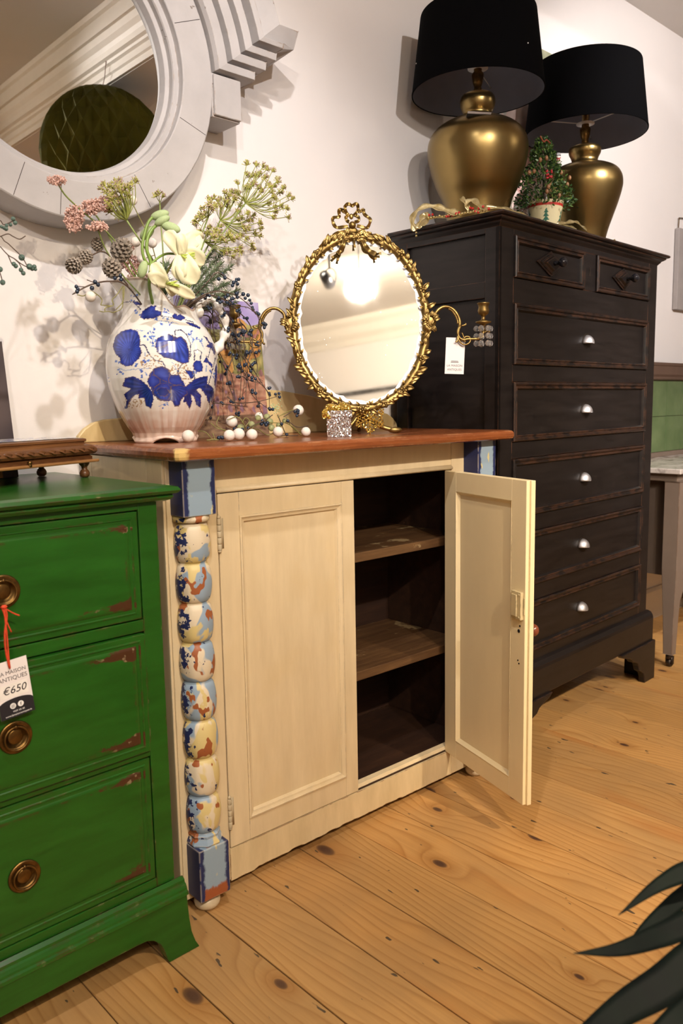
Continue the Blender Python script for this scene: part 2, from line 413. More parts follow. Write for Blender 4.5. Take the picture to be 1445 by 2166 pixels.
# ------------------------------------------------------------------ room shell
X0, X1, Y0 = -2.8, 7.0, -3.0
fl = thing('floor', (0,0,0)); struct(fl)
MB().box(X0, X1, Y0, YW, -.06, -.024).build('subfloor', DARKW, fl)
edges = []
x = .562 - .147*23
known = {.562: .707, .707: .848, .848: 1.000, 1.0: 1.146, 1.146: 1.296, 1.296: 1.4415, 1.4415: 1.591}
while x < X1 - .05:
    k = next((kk for kk in known if abs(kk - x) < .004), None)
    x2 = known[k] if k else x + .147
    if x2 > X0: edges.append((max(x, X0), min(x2, X1)))
    x = x2
for i, (a, b) in enumerate(edges):
    g = .0007 + .0016*rnd.random()**2
    cuts = [Y0, YW]
    if rnd.random() < .35: cuts = [Y0, -2.0 + 1.2*rnd.random(), YW]
    for c0, c1 in zip(cuts, cuts[1:]):
        dz = rnd.uniform(-.0006, .0)
        MB().box(a+g, b-g, c0+.0006, c1-.0006, -.024, dz).build('floorboard', FLOOR, fl, bevel=.0009, seg=1)
def slab(name, *b, mt=WALL): return struct(MB().box(*b).build(name, mt))
slab('wall_back', X0, X1, YW, YW+.1, -.02, ZC)
slab('wall_left', X0-.1, X0, Y0, YW, -.02, ZC)
slab('wall_right', X1, X1+.1, Y0, YW, -.02, ZC)
slab('wall_front', X0, X1, Y0-.1, Y0, -.02, ZC)
slab('ceiling', X0, X1, Y0, YW, ZC, ZC+.1, mt=CEIL)
# plaster beam with cornice across the room (seen in the round mirror)
BEAM = plain('cornice_paint', (.80,.76,.70), .55, var=.02)
bx_ = thing('trim_1', (0,0,0)); struct(bx_)
MB().prism([(1.80,2.45),(2.06,2.45),(2.06,2.679),(1.80,2.679)], Y0+.001, YW-.001, 'y').build('beam', WALL, bx_)
prof = [(1.80,2.451),(1.785,2.451),(1.785,2.475),(1.775,2.480),(1.775,2.505),(1.762,2.510),(1.760,2.52),(1.745,2.525),(1.742,2.545),(1.735,2.56),(1.72,2.575),(1.715,2.60),(1.70,2.60),(1.70,2.655),(1.685,2.66),(1.68,2.679),(1.80,2.679)]
MB().prism(prof, Y0+.001, YW-.001, 'y').build('cornice', BEAM, bx_)
# cornice along the front wall (seen in the oval mirror)
fc = struct(MB().prism([(Y0,2.45),(Y0+.02,2.45),(Y0+.03,2.50),(Y0+.07,2.54),(Y0+.09,2.60),(Y0+.13,2.64),(Y0+.14,2.679),(Y0,2.679)], X0, 1.68, 'x').build('trim_2', BEAM))
struct(MB().box(X0, X1, Y0, Y0+.03, 1.99, 2.02).build('trim_3', BLKGLOSS))
# skirting behind the furniture
sk = struct(MB().prism([(YW-.018,0),(YW,0),(YW,.15),(YW-.008,.15),(YW-.018,.135)], X0, X1, 'x').build('baseboard_back', BEAM))

# hooks on the cornice
hk = MB().tube(bez([(1.775,.19,2.60),(1.755,.19,2.575),(1.745,.19,2.59),(1.752,.19,2.60)], 5), .003, 6)
HOOK = hk.build('ceiling_hook', IRON, None, True); tag(HOOK, 'small metal hook screwed into the plaster cornice, holding the paper ball string', 'hook', 'hooks on the cornice')
h2 = HOOK.copy(); COL.objects.link(h2); h2.location = (0, -.42, .0); h2['label'] = 'small empty metal hook screwed into the plaster cornice, seen in the round mirror'

# paper honeycomb ball (seen in the round mirror)
def m_honey():
    m = Mat('olive_tissue_paper', (.10,.095,.015), .75, spec=.1); c = m.co()
    m.set('Base Color', m.ramp(m.noise(c, 5.0, 3), [(.3, (.055,.055,.009)), (.7, (.13,.12,.018))])); return m.m
pb = thing('honeycomb_paper_ball', (1.775, .075, 2.165), 0, 'dark olive honeycomb tissue paper ball hanging on a string, seen in the round mirror', 'paper ball')
b = MB(); rb = .275; NL, NP = 24, 7; vs = []; fs = []
for j in range(NP*2+1):
    ph = math.pi*j/(NP*2)
    for i in range(NL*2):
        th = math.pi*i/NL
        cell = (i + (j//2 if False else 0)) 
        inner = ((i % 2) == (j % 2))
        rr = rb*(1.0 if inner else .90)
        vs.append((rr*math.sin(ph)*math.cos(th), rr*math.sin(ph)*math.sin(th), rb*math.cos(ph)))
W2 = NL*2
for j in range(NP*2):
    for i in range(W2):
        a, b_, c_, d_ = j*W2+i, j*W2+(i+1) % W2, (j+1)*W2+(i+1) % W2, (j+1)*W2+i
        if (i % 2) == (j % 2): fs += [(a, c_, b_), (a, d_, c_)]
        else: fs += [(a, d_, b_), (b_, d_, c_)]
b.add(vs, fs).build('tissue_cells', m_honey(), pb)
MB().tube([(0,0,rb*.97),(-.01,.05,.30),(-.022,.115,.412)], .0016, 6).build('string', KNOBW, pb)

# lighting track, spot heads, added fill globes
def spot_head(loc, aim, watts, cone, rad, colr, idx):
    t = thing('track_spotlight', loc, 0, None, 'spotlight', 'track spotlights under the ceiling')
    d = (Vector(aim) - Vector(loc)).normalized(); q = d.to_track_quat('-Z', 'Y')
    can = MB().lathe([(.012,.13),(.03,.12),(.036,.07),(.04,.0),(.036,.0),(.032,.02),(.028,.03)], seg=24, cap=False).build('lamp_can', BLKGLOSS, t, True); can.rotation_euler = q.to_euler()
    rf = MB().lathe([(.0,.030),(.029,.030)], seg=24, cap=False).build('lamp_lens', LENS, can)
    MB().tube([(0,0,ZC-.03-loc[2]),(0,0,.10)], .007, 8).build('stem', BLKGLOSS, t)
    MB().tube(bez([(-.047,0,0),(-.047,0,.07),(0,0,.105),(.047,0,.07),(.047,0,0)], 5), .004, 6).build('yoke', BLKGLOSS, t)
    ld = bpy.data.lights.new('lamp_light', 'SPOT'); ld.energy = watts; ld.spot_size = R(cone); ld.spot_blend = .55
    ld.shadow_soft_size = rad; ld.color = colr
    lo = bpy.data.objects.new('lamp_light', ld); COL.objects.link(lo); lo.parent = t
    lo.rotation_euler = q.to_euler(); lo.location = d*.012
    return t
lm = Mat('spot_lens', (0,0,0), .3); lm.set('Emission Color', (1,.88,.72)); lm.set('Emission Strength', 14.0); LENS = lm.m
names = ['black track spotlight over the green chest side aimed at the cream cupboard', 'black track spotlight aimed at the two brass lamps', 'black spotlight beyond the plaster beam aimed at the far right wall', 'black track spotlight aimed down at the cupboard doors', 'black track spotlight aimed down at the open floor', 'black track spotlight at the far left aimed at the round mirror', 'black track spotlight seen in the oval mirror']
for i, sp in enumerate(SPOTS):
    t = spot_head(*sp, i); t['label'] = names[i]
tr = MB().box(.2, 1.02, .535, .565, ZC-.03, ZC-.002).build('lighting_track', BLKGLOSS); tag(tr, 'black straight lighting track fixed under the ceiling near the cupboard', 'lighting track', 'lighting tracks')
tr2 = MB().box(-1.6, 1.2, -1.115, -1.08, ZC-.03, ZC-.002).build('lighting_track', BLKGLOSS); tag(tr2, 'black lighting track on the ceiling seen in the oval mirror', 'lighting track', 'lighting tracks')
for i, (loc, w_) in enumerate(ADDED_FILL):
    t = thing('ceiling_bulb', loc, 0, ['round white globe bulb hanging behind the viewer on the left', 'round white globe bulb hanging beyond the plaster beam'][i], 'bulb', 'globe bulbs')
    gm = Mat('lit_globe', (.1,.1,.1), .3); gm.set('Emission Color', (1,.84,.66)); gm.set('Emission Strength', w_*1.2)
    MB().ball((0,0,0), .075, 24, 14).build('globe', gm.m, t, True)
    MB().tube([(0,0,.058),(0,0,ZC-loc[2]-.001)], .004, 6).build('flex', BLKGLOSS, t)

# ------------------------------------------------------------------ cream cupboard
cc = thing('cream_cupboard', (.844, 1.343, 0), R(-1.2), 'cream painted cupboard with turned blue and orange paint-stripped corner posts and one door open', 'cupboard')
UL, UR = -.030, .952
MB().box(UL, UL+.018, .052, .42, .025, .957).box(UL-.006, UL, .052, .115, .025, .957).box(UL-.006, UL, .37, .42, .025, .957).box(UL-.006, UL, .115, .37, .86, .957).box(UL-.006, UL, .115, .37, .025, .13).build('side_panel', CREAM, cc, bevel=.0015)
MB().box(UR-.018, UR, .052, .42, .025, .957).build('side_panel', CREAM, cc, bevel=.0015)
MB().box(UL+.019, UL+.022, .07, .415, .10, .955).box(UR-.022, UR-.019, .07, .415, .10, .955).box(UL+.02, UR-.02, .400, .414, .10, .955).box(UL+.02, UR-.02, .072, .40, .945, .955).build('inner_lining', INWOOD, cc)
MB().box(UL+.0, .087, .05, .072, .022, .957).build('stile', CREAM, cc, bevel=.0015)
MB().box(.828, UR, .05, .072, .022, .957).build('stile', CREAM, cc, bevel=.0015)
MB().box(.087, .828, .052, .072, .893, .957).build('frieze_rail', CREAM, cc, bevel=.001)
MB().prism([(.052,.881),(.047,.882),(.044,.886),(.047,.890),(.052,.894),(.06,.894),(.06,.881)], .087, .828, 'x').build('frieze_bead', CREAM, cc, True)
# apron with a chipped lower edge
poly = [(.0875, .093), (.8275, .093)]; n = 60
for i in range(n+1):
    u = .8275 - .74*i/n
    z = .022 + (.004*rnd.random() if .25 < u < .62 else .001*rnd.random()) - (.004 if u < .15 else 0)
    poly.append((u, z))
APR = m_worn('apron_paint', (.62,.49,.28), (.15,.03,.015), (.66,.53,.32), er=.0035, amt=.52)
MB().prism(poly, .050, .072, 'y').build('bottom_rail', APR, cc)
MB().box(.474, .828, .055, .40, .088, .100).build('bottom_board', INWOOD, cc)
MB().prism([(.053,.100),(.058,.108),(.072,.110),(.080,.100)], .470, .828, 'x').build('door_stop', CREAM, cc)
# shelves
for z in (.362, .668):
    MB().box(UL+.023, UR-.023, .088, .398, z, z+.024).build('shelf', SHELFW, cc, bevel=.002)
MB().box(.895, .90+.01, .10, .39, .645, .668).build('shelf_batten', INWOOD, cc)
# doors
def thing_part(parent, name, loc, rz):
    o = bpy.data.objects.new(name, None); COL.objects.link(o); o.parent = parent; o.location = loc; o.rotation_euler = (0,0,rz); o.empty_display_size = .03
    return o
def door_mesh(x0, x1, z0, z1, px0, px1, pz0, pz1, th=.021):
    b = MB()
    b.box(x0, px0, 0, th, z0, z1).box(px1, x1, 0, th, z0, z1).box(px0, px1, 0, th, z0, pz0).box(px0, px1, 0, th, pz1, z1)
    return b
# left door (closed): one mesh with sub-parts
ld = door_mesh(.0895, .4725, .0955, .8795, .142, .432, .146, .828).build('door', CREAM, cc, bevel=.0012, loc=(0,.050,0))
MB().box(.138, .436, .009, .015, .142, .832).build('door_panel', CREAM, ld)
MB().frame(.141, .433, .145, .829, [(0,.0),(.0,.0025),(.004,.0035),(.006,.001),(.009,-.001),(.013,-.002),(.017,-.009)]).build('panel_moulding', CREAM, ld)
MB().tube([(.1425,-.0002,.1465),(.4315,-.0002,.1465),(.4315,-.0002,.8275),(.1425,-.0002,.8275),(.1425,-.0002,.1465)], .0012, 5).build('panel_bead', CREAM, ld)
def hinge(z, parent, x, yo=-.003):
    b = MB()
    for k in range(5): b.lathe([(.0042,0),(.0046,.001),(.0046,.0115),(.0042,.0125)], (x, yo, z+.0135*k), 10)
    b.ball((x,yo,z-.002), .0042, 10, 6).ball((x,yo,z+.0695), .0042, 10, 6)
    b.box(x+.002, x+.012, -.0008, .001, z+.002, z+.066)
    return b.build('hinge', HINGE, parent, True)
hinge(.762, ld, .0885); hinge(.145, ld, .0885)
# right door, open
rd_e = thing_part(cc, 'open_door', (.826, .049, 0), R(180+73.5))
w_ = .352
# local: x from 0 (hinge) to w_, inner face towards -y after rotation by 253.5 deg ... thickness 0..-.021
b = MB(); z0, z1 = .0955, .8795
pa, pb_, pc, pd_ = .055, w_-.060, .146, .828
def slab_(b, xa, xb, za, zb): b.box(xa, xb, -.021, 0, za, zb)
slab_(b, 0, pa, z0, z1); slab_(b, pb_, w_-.006, z0, z1); slab_(b, pa, pb_, z0, pc); slab_(b, pa, pb_, pd_, z1)
b.box(w_-.006, w_, -.021+.009, 0, z0, z1)
b.box(pa-.004, pb_+.004, -.0135, -.0065, pc-.004, pd_+.004)
rd = b.build('door_leaf', CREAM_IN, rd_e, bevel=.0012)
rd['label'] = 'open door leaf showing its plain inner side'
MB().frame(pa, pb_, pc, pd_, [(0,0),(0,.001),(.004,-.003),(.009,-.0075)], ysign=-1, y=-.021).build('panel_moulding', CREAM_IN, rd_e)
# inside face is y=-.021 (faces left, towards the viewer)
lk = MB()
zc_ = .585
lk.box(w_-.048, w_-.012, -.030, -.021, zc_-.033, zc_+.033).box(w_-.043, w_-.024, -.034, -.030, zc_-.026, zc_+.026).box(w_-.056, w_-.048, -.0245, -.021, zc_-.022, zc_-.002)
for zz in (-.027, .027): lk.lathe([(.003,0),(.003,-.0015),(0,-.002)], (w_-.018, -.030, zc_+zz), 8, axis='y')
lk.box(w_-.010, w_-.0065, -.023, -.0225+.003, zc_-.02, zc_+.02)
lo = lk.build("lock_case", m_worn("lock_paint", (.56,.45,.25), (.03,.045,.02), er=.003, amt=.50), rd_e, bevel=.0015)
MB().lathe([(.0045,0),(.0045,-.0006),(0,-.0006)], (w_-.028, -.0212, .522), 10, axis='y').lathe([(.0025,0),(.0025,-.0006),(0,-.0006)], (w_-.024, -.0212, .535), 8, axis='y').lathe([(.0022,0),(.0022,-.0006),(0,-.0006)], (w_-.026, -.0212, .443), 8, axis='y').lathe([(.0022,0),(.0022,-.0006),(0,-.0006)], (w_-.030, -.0212, .450), 8, axis='y').build('keyhole', BLKGLOSS, rd_e)
kb = MB().lathe([(.009,0),(.009,.004),(.006,.008),(.006,.014),(.010,.018),(.0145,.024),(.0155,.030),(.013,.036),(.007,.0395),(0,.0405)], (w_-.038, 0, .515), 24, axis='y').build('knob', KNOBW, rd_e, True)
MB().tube(bez([(w_-.036,.006,.512),(w_-.028,.010,.503),(w_-.030,.008,.47),(w_-.026,.010,.445)], 6), .0011, 6).tube(bez([(w_-.036,.008,.522),(w_-.024,.010,.514),(w_-.022,.009,.48),(w_-.024,.007,.460)], 6), .0011, 6).build('string', REDSTR, kb)
for z in (.762, .145):
    b = MB()
    for k in range(5): b.lathe([(.0042,0),(.0046,.001),(.0046,.0115),(.0042,.0125)], (-.004, .003, z+.0135*k), 10)
    b.build('hinge', HINGE, rd_e, True)
# corner posts
m_foot = m_worn("foot_paint", (.62,.52,.36), (.02,.04,.06), er=.002, amt=.3, chip=(.03,.06,.08))
def post(cx, parent):
    p = thing_part(parent, 'corner_post', (0,0,0), 0); r = .0365; cy = .037
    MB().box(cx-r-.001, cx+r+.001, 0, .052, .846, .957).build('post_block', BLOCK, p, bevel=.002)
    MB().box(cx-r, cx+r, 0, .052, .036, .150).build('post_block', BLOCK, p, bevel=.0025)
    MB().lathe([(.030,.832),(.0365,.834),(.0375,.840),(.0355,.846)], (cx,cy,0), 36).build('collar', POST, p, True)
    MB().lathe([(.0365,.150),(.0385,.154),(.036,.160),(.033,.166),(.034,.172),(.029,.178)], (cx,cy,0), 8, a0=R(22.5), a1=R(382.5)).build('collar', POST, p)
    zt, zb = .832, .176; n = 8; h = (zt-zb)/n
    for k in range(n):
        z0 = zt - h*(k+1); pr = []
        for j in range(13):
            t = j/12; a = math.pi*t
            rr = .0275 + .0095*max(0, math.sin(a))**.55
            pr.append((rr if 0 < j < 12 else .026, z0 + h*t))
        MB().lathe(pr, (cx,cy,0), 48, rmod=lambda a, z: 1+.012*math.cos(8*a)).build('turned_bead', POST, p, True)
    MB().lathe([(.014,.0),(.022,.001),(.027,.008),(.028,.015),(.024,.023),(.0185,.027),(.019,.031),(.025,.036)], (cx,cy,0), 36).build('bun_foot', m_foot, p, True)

post(.0165, cc); post(.9155, cc)
for x_ in (.02, .90):
    MB().lathe([(.02,0),(.025,.012),(.018,.03)], (x_,.38,0), 20).build('back_foot', m_foot, cc, True)
MB().box(UL+.018, UR-.018, .072, .40, .0885, .0985).build('floor_board', INWOOD, cc)
# worktop with rounded nose
def worktop():
    pts = [(-.052,-.030),(-.047,-.036),(.985,-.036),(.995,-.026),(.995,.425),(-.040,.425)]
    rows = [(.008,.9575),(.002,.9605),(0,.966),(0,.974),(.003,.980),(.010,.9825)]
    b = MB(); vs = []; cx, cy = .47, .2
    for ins, z in rows:
        for (px_, py_) in pts:
            dx = 1 if px_ < cx else -1; dy = 1 if py_ < cy else 0
            vs.append((px_+dx*ins, py_+dy*ins, z))
    m = len(pts); fs = [(j*m+i, j*m+(i+1) % m, (j+1)*m+(i+1) % m, (j+1)*m+i) for j in range(len(rows)-1) for i in range(m)]
    fs += [tuple(range(m))[::-1], tuple((len(rows)-1)*m+i for i in range(m))]
    return b.add(vs, fs)
tm = Mat('worktop_varnish', (.3,.1,.03), .2); c = tm.co(scale=(2.2,24,24), rand=1)
n1 = tm.noise(c, 1.6, 5, .6, .4); n2 = tm.noise(tm.co(scale=(8,60,60)), 2.0, 3); n3 = tm.noise(tm.co(scale=(1,2,2)), 22.0, 5, .7)
bs = tm.ramp(n1, [(.25, (.13,.035,.011)), (.55, (.25,.075,.022)), (.8, (.33,.115,.036))]); bs = tm.mix(tm.ramp(n2, [(.45, 0.0), (.75, .5)]), bs, (.15,.04,.014))
ee = tm.math('MULTIPLY', tm.edge(.006, .02, .10), tm.ramp(n3, [(.52, 0.0), (.58, .8)])); bs = tm.mix(ee, bs, (.50,.27,.13))
sx = tm.n('ShaderNodeSeparateXYZ'); tcn = tm.n('ShaderNodeTexCoord'); tm.link(tcn.outputs['Object'], sx.inputs[0])
cx_ = tm.math('ADD', tm.math('ABSOLUTE', tm.math('ADD', sx.outputs[0], .040)), tm.math('ADD', tm.math('ABSOLUTE', tm.math('ADD', sx.outputs[1], .032)), tm.math('MULTIPLY', n3, .028)))
bs = tm.mix(tm.ramp(cx_, [(.030, 1.0), (.034, 0.0)]), bs, (.60,.42,.16))
tm.set('Base Color', bs); tm.set('Roughness', tm.ramp(n1, [(.3, .17), (.7, .30)])); tm.bump(n2, .2, .001)
worktop().build('worktop', tm.m, cc)
# shaped upstand along the wall
zz = [(-.05,.9825),(-.045,.998),(-.03,1.014),(-.008,1.027),(.02,1.034),(.06,1.036),(.12,1.043),(.20,1.062),(.30,1.085),(.40,1.099),(.47,1.103),(.54,1.099),(.64,1.085),(.74,1.062),(.82,1.043),(.88,1.036),(.92,1.034),(.948,1.027),(.97,1.014),(.985,.998),(.99,.9825)]
MB().prism(zz, .408, .424, 'y').build('upstand', UPST, cc, bevel=.003)

# ------------------------------------------------------------------ green chest of drawers
gc = thing('green_chest', (.770, 1.290, 0), R(0.5), 'green painted chest of drawers with rubbed edges and round brass pulls', 'chest of drawers')
GW = 1.04; L = -GW
MB().box(L+.03, -.030, .022, .47, .10, .893).build('carcass', GREEN, gc, bevel=.001)
# face frame
ff = MB().box(-.068, -.030, .010, .024, .150, .893).box(L+.03, L+.068, .010, .024, .150, .893)
for za, zb in ((.878, .893), (.654, .676), (.414, .424), (.150, .168)): ff.box(L+.068, -.068, .010, .024, za, zb)
ff.build('face_frame', GREEN, gc, bevel=.0012)
tops = [(.004,.890),(-.004,.893),(-.008,.898),(-.006,.902),(-.014,.905),(-.018,.910),(-.014,.916),(-.002,.919)]
b = MB(); vs = []
for (o_, z) in tops:
    vs += [(L-.0+o_-.0, o_, z), (-.0-o_-.012, o_, z), (-.0-o_-.012, .485, z), (L+o_, .485, z)]
m_ = len(tops); fs = [(j*4+i, j*4+(i+1) % 4, j*4+4+(i+1) % 4, j*4+4+i) for j in range(m_-1) for i in range(4)] + [(3,2,1,0), ((m_-1)*4, (m_-1)*4+1, (m_-1)*4+2, (m_-1)*4+3)]
b.add(vs, fs).build('top_board', GREEN, gc)
def pull(parent, x, y, z, s=1.0):
    t = thing_part(parent, 'round_pull', (x, y, z), 0)
    MB().lathe([(.0275,0),(.0275,-.002),(.025,-.0035),(.023,-.0025),(.021,-.0035),(.019,-.002),(.0185,-.001)], seg=40, axis='y').build('back_plate', DKBRASS, t, True)
    MB().lathe([(.0185,-.001),(.0175,.0005),(.012,.002),(.0,.0025)], seg=32, axis='y').lathe([(.0128,.001),(.0124,-.001),(.011,-.0015),(.0,-.0015)], seg=28, axis='y').build('rose', DKBRASS, t, True)
    b = MB(); pts = [(.0195*math.sin(a), -.0065 - .001*math.cos(a), -.001-.0195*math.cos(a)+.0) for a in [2*math.pi*k/32 for k in range(33)]]
    b.tube(pts, .0019, 8, cap=False); b.build('ring', DKBRASS, t, True)
    MB().ball((0,-.005,.0185), .0035, 10, 8).box(-.004,.004,-.008,-.0045,-.0225,-.0185).build('ring_lug', DKBRASS, t, True)
    return t
for (za, zb, pr) in ((.6785, .8755, .0), (.4265, .6515, .007), (.170, .4115, .0)):
    yy = .010 - pr
    d = MB().box(L+.0705, -.0705, yy, .030, za, zb).build('drawer', GREEN, gc, bevel=.0018)
    MB().frame(L+.0705, -.0705, za, zb, [(.010,.0),(.011,.0012),(.013,.0015),(.015,-.0005),(.018,-.0008),(.0215,.0012),(.024,.002),(.027,.0022),(.20,.0022)][:8], y=yy).box(L+.0975, -.0975, yy-.0022, yy, za+.027, zb-.027).build('raised_field', GREENF, d)
    zm = {0: .772, 1: .530, 2: .283}[[.6785,.4265,.170].index(za)]
    pull(d, -.316, yy-.0024, zm); pull(d, L+.316, yy-.0024, zm)
# plinth: moulding, skirt with bracket feet
pm = [(.010,.150),(.006,.152),(-.001,.147),(-.002,.142),(-.006,.140),(-.009,.134),(-.010,.130),(-.014,.128),(-.015,.122),(.010,.122)]
MB().prism(pm, L+.014, -.015, 'x').build('plinth_moulding', GREEN, gc)
MB().prism([(x_+.0, z_) for x_, z_ in [(-.017,.122),(-.016,.10),(-.014,.07),(-.010,.04),(-.002,.015),(.006,.0),(-.062,.0),(-.066,.010),(-.070,.025),(-.078,.045),(-.092,.060),(-.106,.067),(-.125,.068),
      (L+.125,.068),(L+.106,.067),(L+.092,.060),(L+.078,.045),(L+.070,.025),(L+.062,.0),(L-.006,0),(L+.002,.015),(L+.010,.04),(L+.016,.10),(L+.017,.122)]], -.012, .012, 'y').build('skirt', GREEN, gc, bevel=.0015)
MB().box(-.045, -.017, .012, .10, .0, .122).box(-.03,-.017,.10,.47,.07,.122).box(-.05,-.017,.42,.47,0,.07).box(L+.017, L+.045, .012, .10, .0, .122).box(L+.017,L+.03,.10,.47,.07,.122).box(L+.017,L+.05,.42,.47,0,.07).build('side_skirt', GREEN, gc)

# ------------------------------------------------------------------ black chest of drawers
bc = thing('black_chest', (2.882, 1.385, 0), R(2.5), 'tall black painted chest of drawers with brown rubbed edges and steel cup pulls', 'chest of drawers')
L, Rr, DF, DB = -1.022, -.018, .022, .395
MB().box(L+.012, Rr, DF+.012, DB, .16, 1.535).build('carcass', BLACK, bc, bevel=.001)
# left side frame and recessed panels
sf = MB().box(L, L+.012, DF, DF+.047, .16, 1.535).box(L, L+.012, DB-.045, DB, .16, 1.535)
for za, zb in ((1.518, 1.535), (1.345, 1.390), (.74, .80), (.16, .26)): sf.box(L, L+.012, DF+.047, DB-.045, za, zb)
sf.build('side_frame', BLACK, bc, bevel=.0015)
ff = MB().box(L, L+.070, DF, DF+.014, .16, 1.535).box(Rr-.068, Rr, DF, DF+.014, .16, 1.535)
zr = [(1.517,1.535),(1.333,1.402),(1.114,1.162),(.894,.943),(.671,.721),(.454,.504),(.16,.294)]
for za, zb in zr: ff.box(L+.070, Rr-.068, DF, DF+.014, za, zb)
ff.box(-.555, -.478, DF, DF+.014, 1.402, 1.517)
ff.build('face_frame', BLACK, bc, bevel=.0015)
MB().prism([(-.519,1.472),(-.515,1.474),(-.511,1.472),(-.512,1.462),(-.509,1.447),(-.521,1.447),(-.518,1.462)], DF-.0008, DF+.001, 'y').build('keyhole', IRON, bc)
drs = [(L+.071, -.556, 1.403, 1.516), (-.477, Rr-.069, 1.403, 1.516), (L+.071, Rr-.069, 1.163, 1.332), (L+.071, Rr-.069, .944, 1.113), (L+.071, Rr-.069, .722, .893), (L+.071, Rr-.069, .505, .670), (L+.071, Rr-.069, .295, .453)]
mould = [(.000,-.002),(.000,.006),(.003,.0085),(.007,.008),(.009,.004),(.012,.003),(.014,.006),(.017,.006),(.020,.001),(.022,-.003)]
for i, (xa, xb, za, zb) in enumerate(drs):
    d = MB().box(xa, xb, DF+.003, DF+.02, za, zb).build('drawer', BLACK, bc)
    MB().frame(xa, xb, za, zb, mould, y=DF).build('drawer_moulding', BLACK, d)
    xm, zm = (xa+xb)/2, (za+zb)/2
    if i < 2:
        k = thing_part(d, 'knob', (xm, DF+.003, zm), 0)
        b = MB()
        for (s0, y0, s1, y1) in ((1.0, 0, 1.0, -.005), (.86, -.005, .80, -.009), (.66, -.009, .52, -.016)):
            hw, hh = .078, .036
            vs = [(hw*s0,y0,0),(0,y0,hh*s0),(-hw*s0,y0,0),(0,y0,-hh*s0),(hw*s1,y1,0),(0,y1,hh*s1),(-hw*s1,y1,0),(0,y1,-hh*s1)]
            b.add(vs, [(0,1,5,4),(1,2,6,5),(2,3,7,6),(3,0,4,7),(4,5,6,7),(3,2,1,0)])
        dm = b.build('diamond_plate', BLACK, k, bevel=.001)
        MB().lathe([(.007,-.014),(.006,-.024),(.005,-.030),(.009,-.033),(.0135,-.040),(.0145,-.046),(.012,-.052),(.006,-.056),(0,-.057)], seg=24, axis='y').build('knob_ball', BLKGLOSS, k, True)
    else:
        k = thing_part(d, 'cup_pull', (xm, DF+.003, zm-.004), 0)
        b = MB(); vs = []; fs = []; n1, n2 = 20, 10; rr = .0245
        for j in range(n2+1):
            ph = (math.pi/2)*j/n2
            for i_ in range(n1+1):
                a = math.pi*i_/n1
                vs.append((rr*math.cos(a)*math.cos(ph)*1.02, -.024*math.sin(ph), rr*1.12*math.sin(a)*math.cos(ph)))
        # hood: quarter dome, open below
        for j in range(n2):
            for i_ in range(n1):
                a = j*(n1+1)+i_; fs.append((a, a+1, a+n1+2, a+n1+1))
        hood = MB().add([(x_, y_, z_ - .006) for x_, y_, z_ in vs], fs).build('cup', STEEL, k, True)
        sm = hood.modifiers.new('thick', 'SOLIDIFY'); sm.thickness = .0012
        # back plate, slightly larger arch
        pl = [(.031*math.cos(math.pi*q/18), .034*math.sin(math.pi*q/18)-.006) for q in range(19)]
        MB().prism(pl, -.0012, 0, 'y').build('back_plate', IRON, k, bevel=.0004)
# cornice
prof = [(.0,1.532),(-.004,1.537),(-.008,1.541),(-.010,1.545),(-.018,1.549),(-.022,1.552),(-.022,1.555),(-.030,1.557),(-.033,1.561),(-.030,1.566),(-.020,1.568)]
b = MB(); vs = []
for o_, z in prof: vs += [(L+o_, DF+o_, z), (Rr-o_, DF+o_, z), (Rr-o_, DB+.005, z), (L+o_, DB+.005, z)]
m_ = len(prof); fs = [(j*4+i, j*4+(i+1) % 4, j*4+4+(i+1) % 4, j*4+4+i) for j in range(m_-1) for i in range(4)] + [(3,2,1,0), tuple((m_-1)*4+q for q in range(4))]
b.add(vs, fs).build('cornice', BLACK, bc)
# plinth and shaped bracket feet
MB().prism([(.022,.262),(.010,.258),(.002,.246),(.000,.236),(.000,.150),(.03,.150),(.03,.262)], L-.004, Rr+.018, 'x').build('plinth', BLACK, bc, bevel=.0015)
def brfoot(mir):
    # local from outer edge 0 inward +
    p = [(0,.0),(.085,.0),(.088,.022),(.098,.040),(.118,.052),(.134,.060),(.140,.078),(.150,.092),(.170,.100),(.186,.104),(.200,.118),(.222,.126),(.240,.131),(.262,.137),(.280,.150),(0,.150)]
    if mir: p = [(Rr+.022-x_, z_) for x_, z_ in p]
    else: p = [(L-.008+x_, z_) for x_, z_ in p]
    b = MB().prism(p, -.010, .014, 'y')
    o_ = b.build('bracket_foot', BLACK, bc, bevel=.003)
    xe = Rr+.022 if mir else L-.008; sg = -1 if mir else 1
    MB().box(min(xe, xe+sg*.024), max(xe, xe+sg*.024), .014, .10, 0, .150).build('bracket_return', BLACK, o_)
brfoot(True); brfoot(False)
MB().box(L, L+.03, .10, DB, .11, .262).box(Rr-.03, Rr, .10, DB, .11, .262).box(L, L+.05, DB-.05, DB, 0, .11).box(Rr-.05, Rr, DB-.05, DB, 0, .11).build('side_plinth', BLACK, bc)
ZB = 1.568
def BL(u, d, z=ZB):
    a = R(2.5); return (2.882+u*math.cos(a)-d*math.sin(a), 1.385+u*math.sin(a)+d*math.cos(a), z)

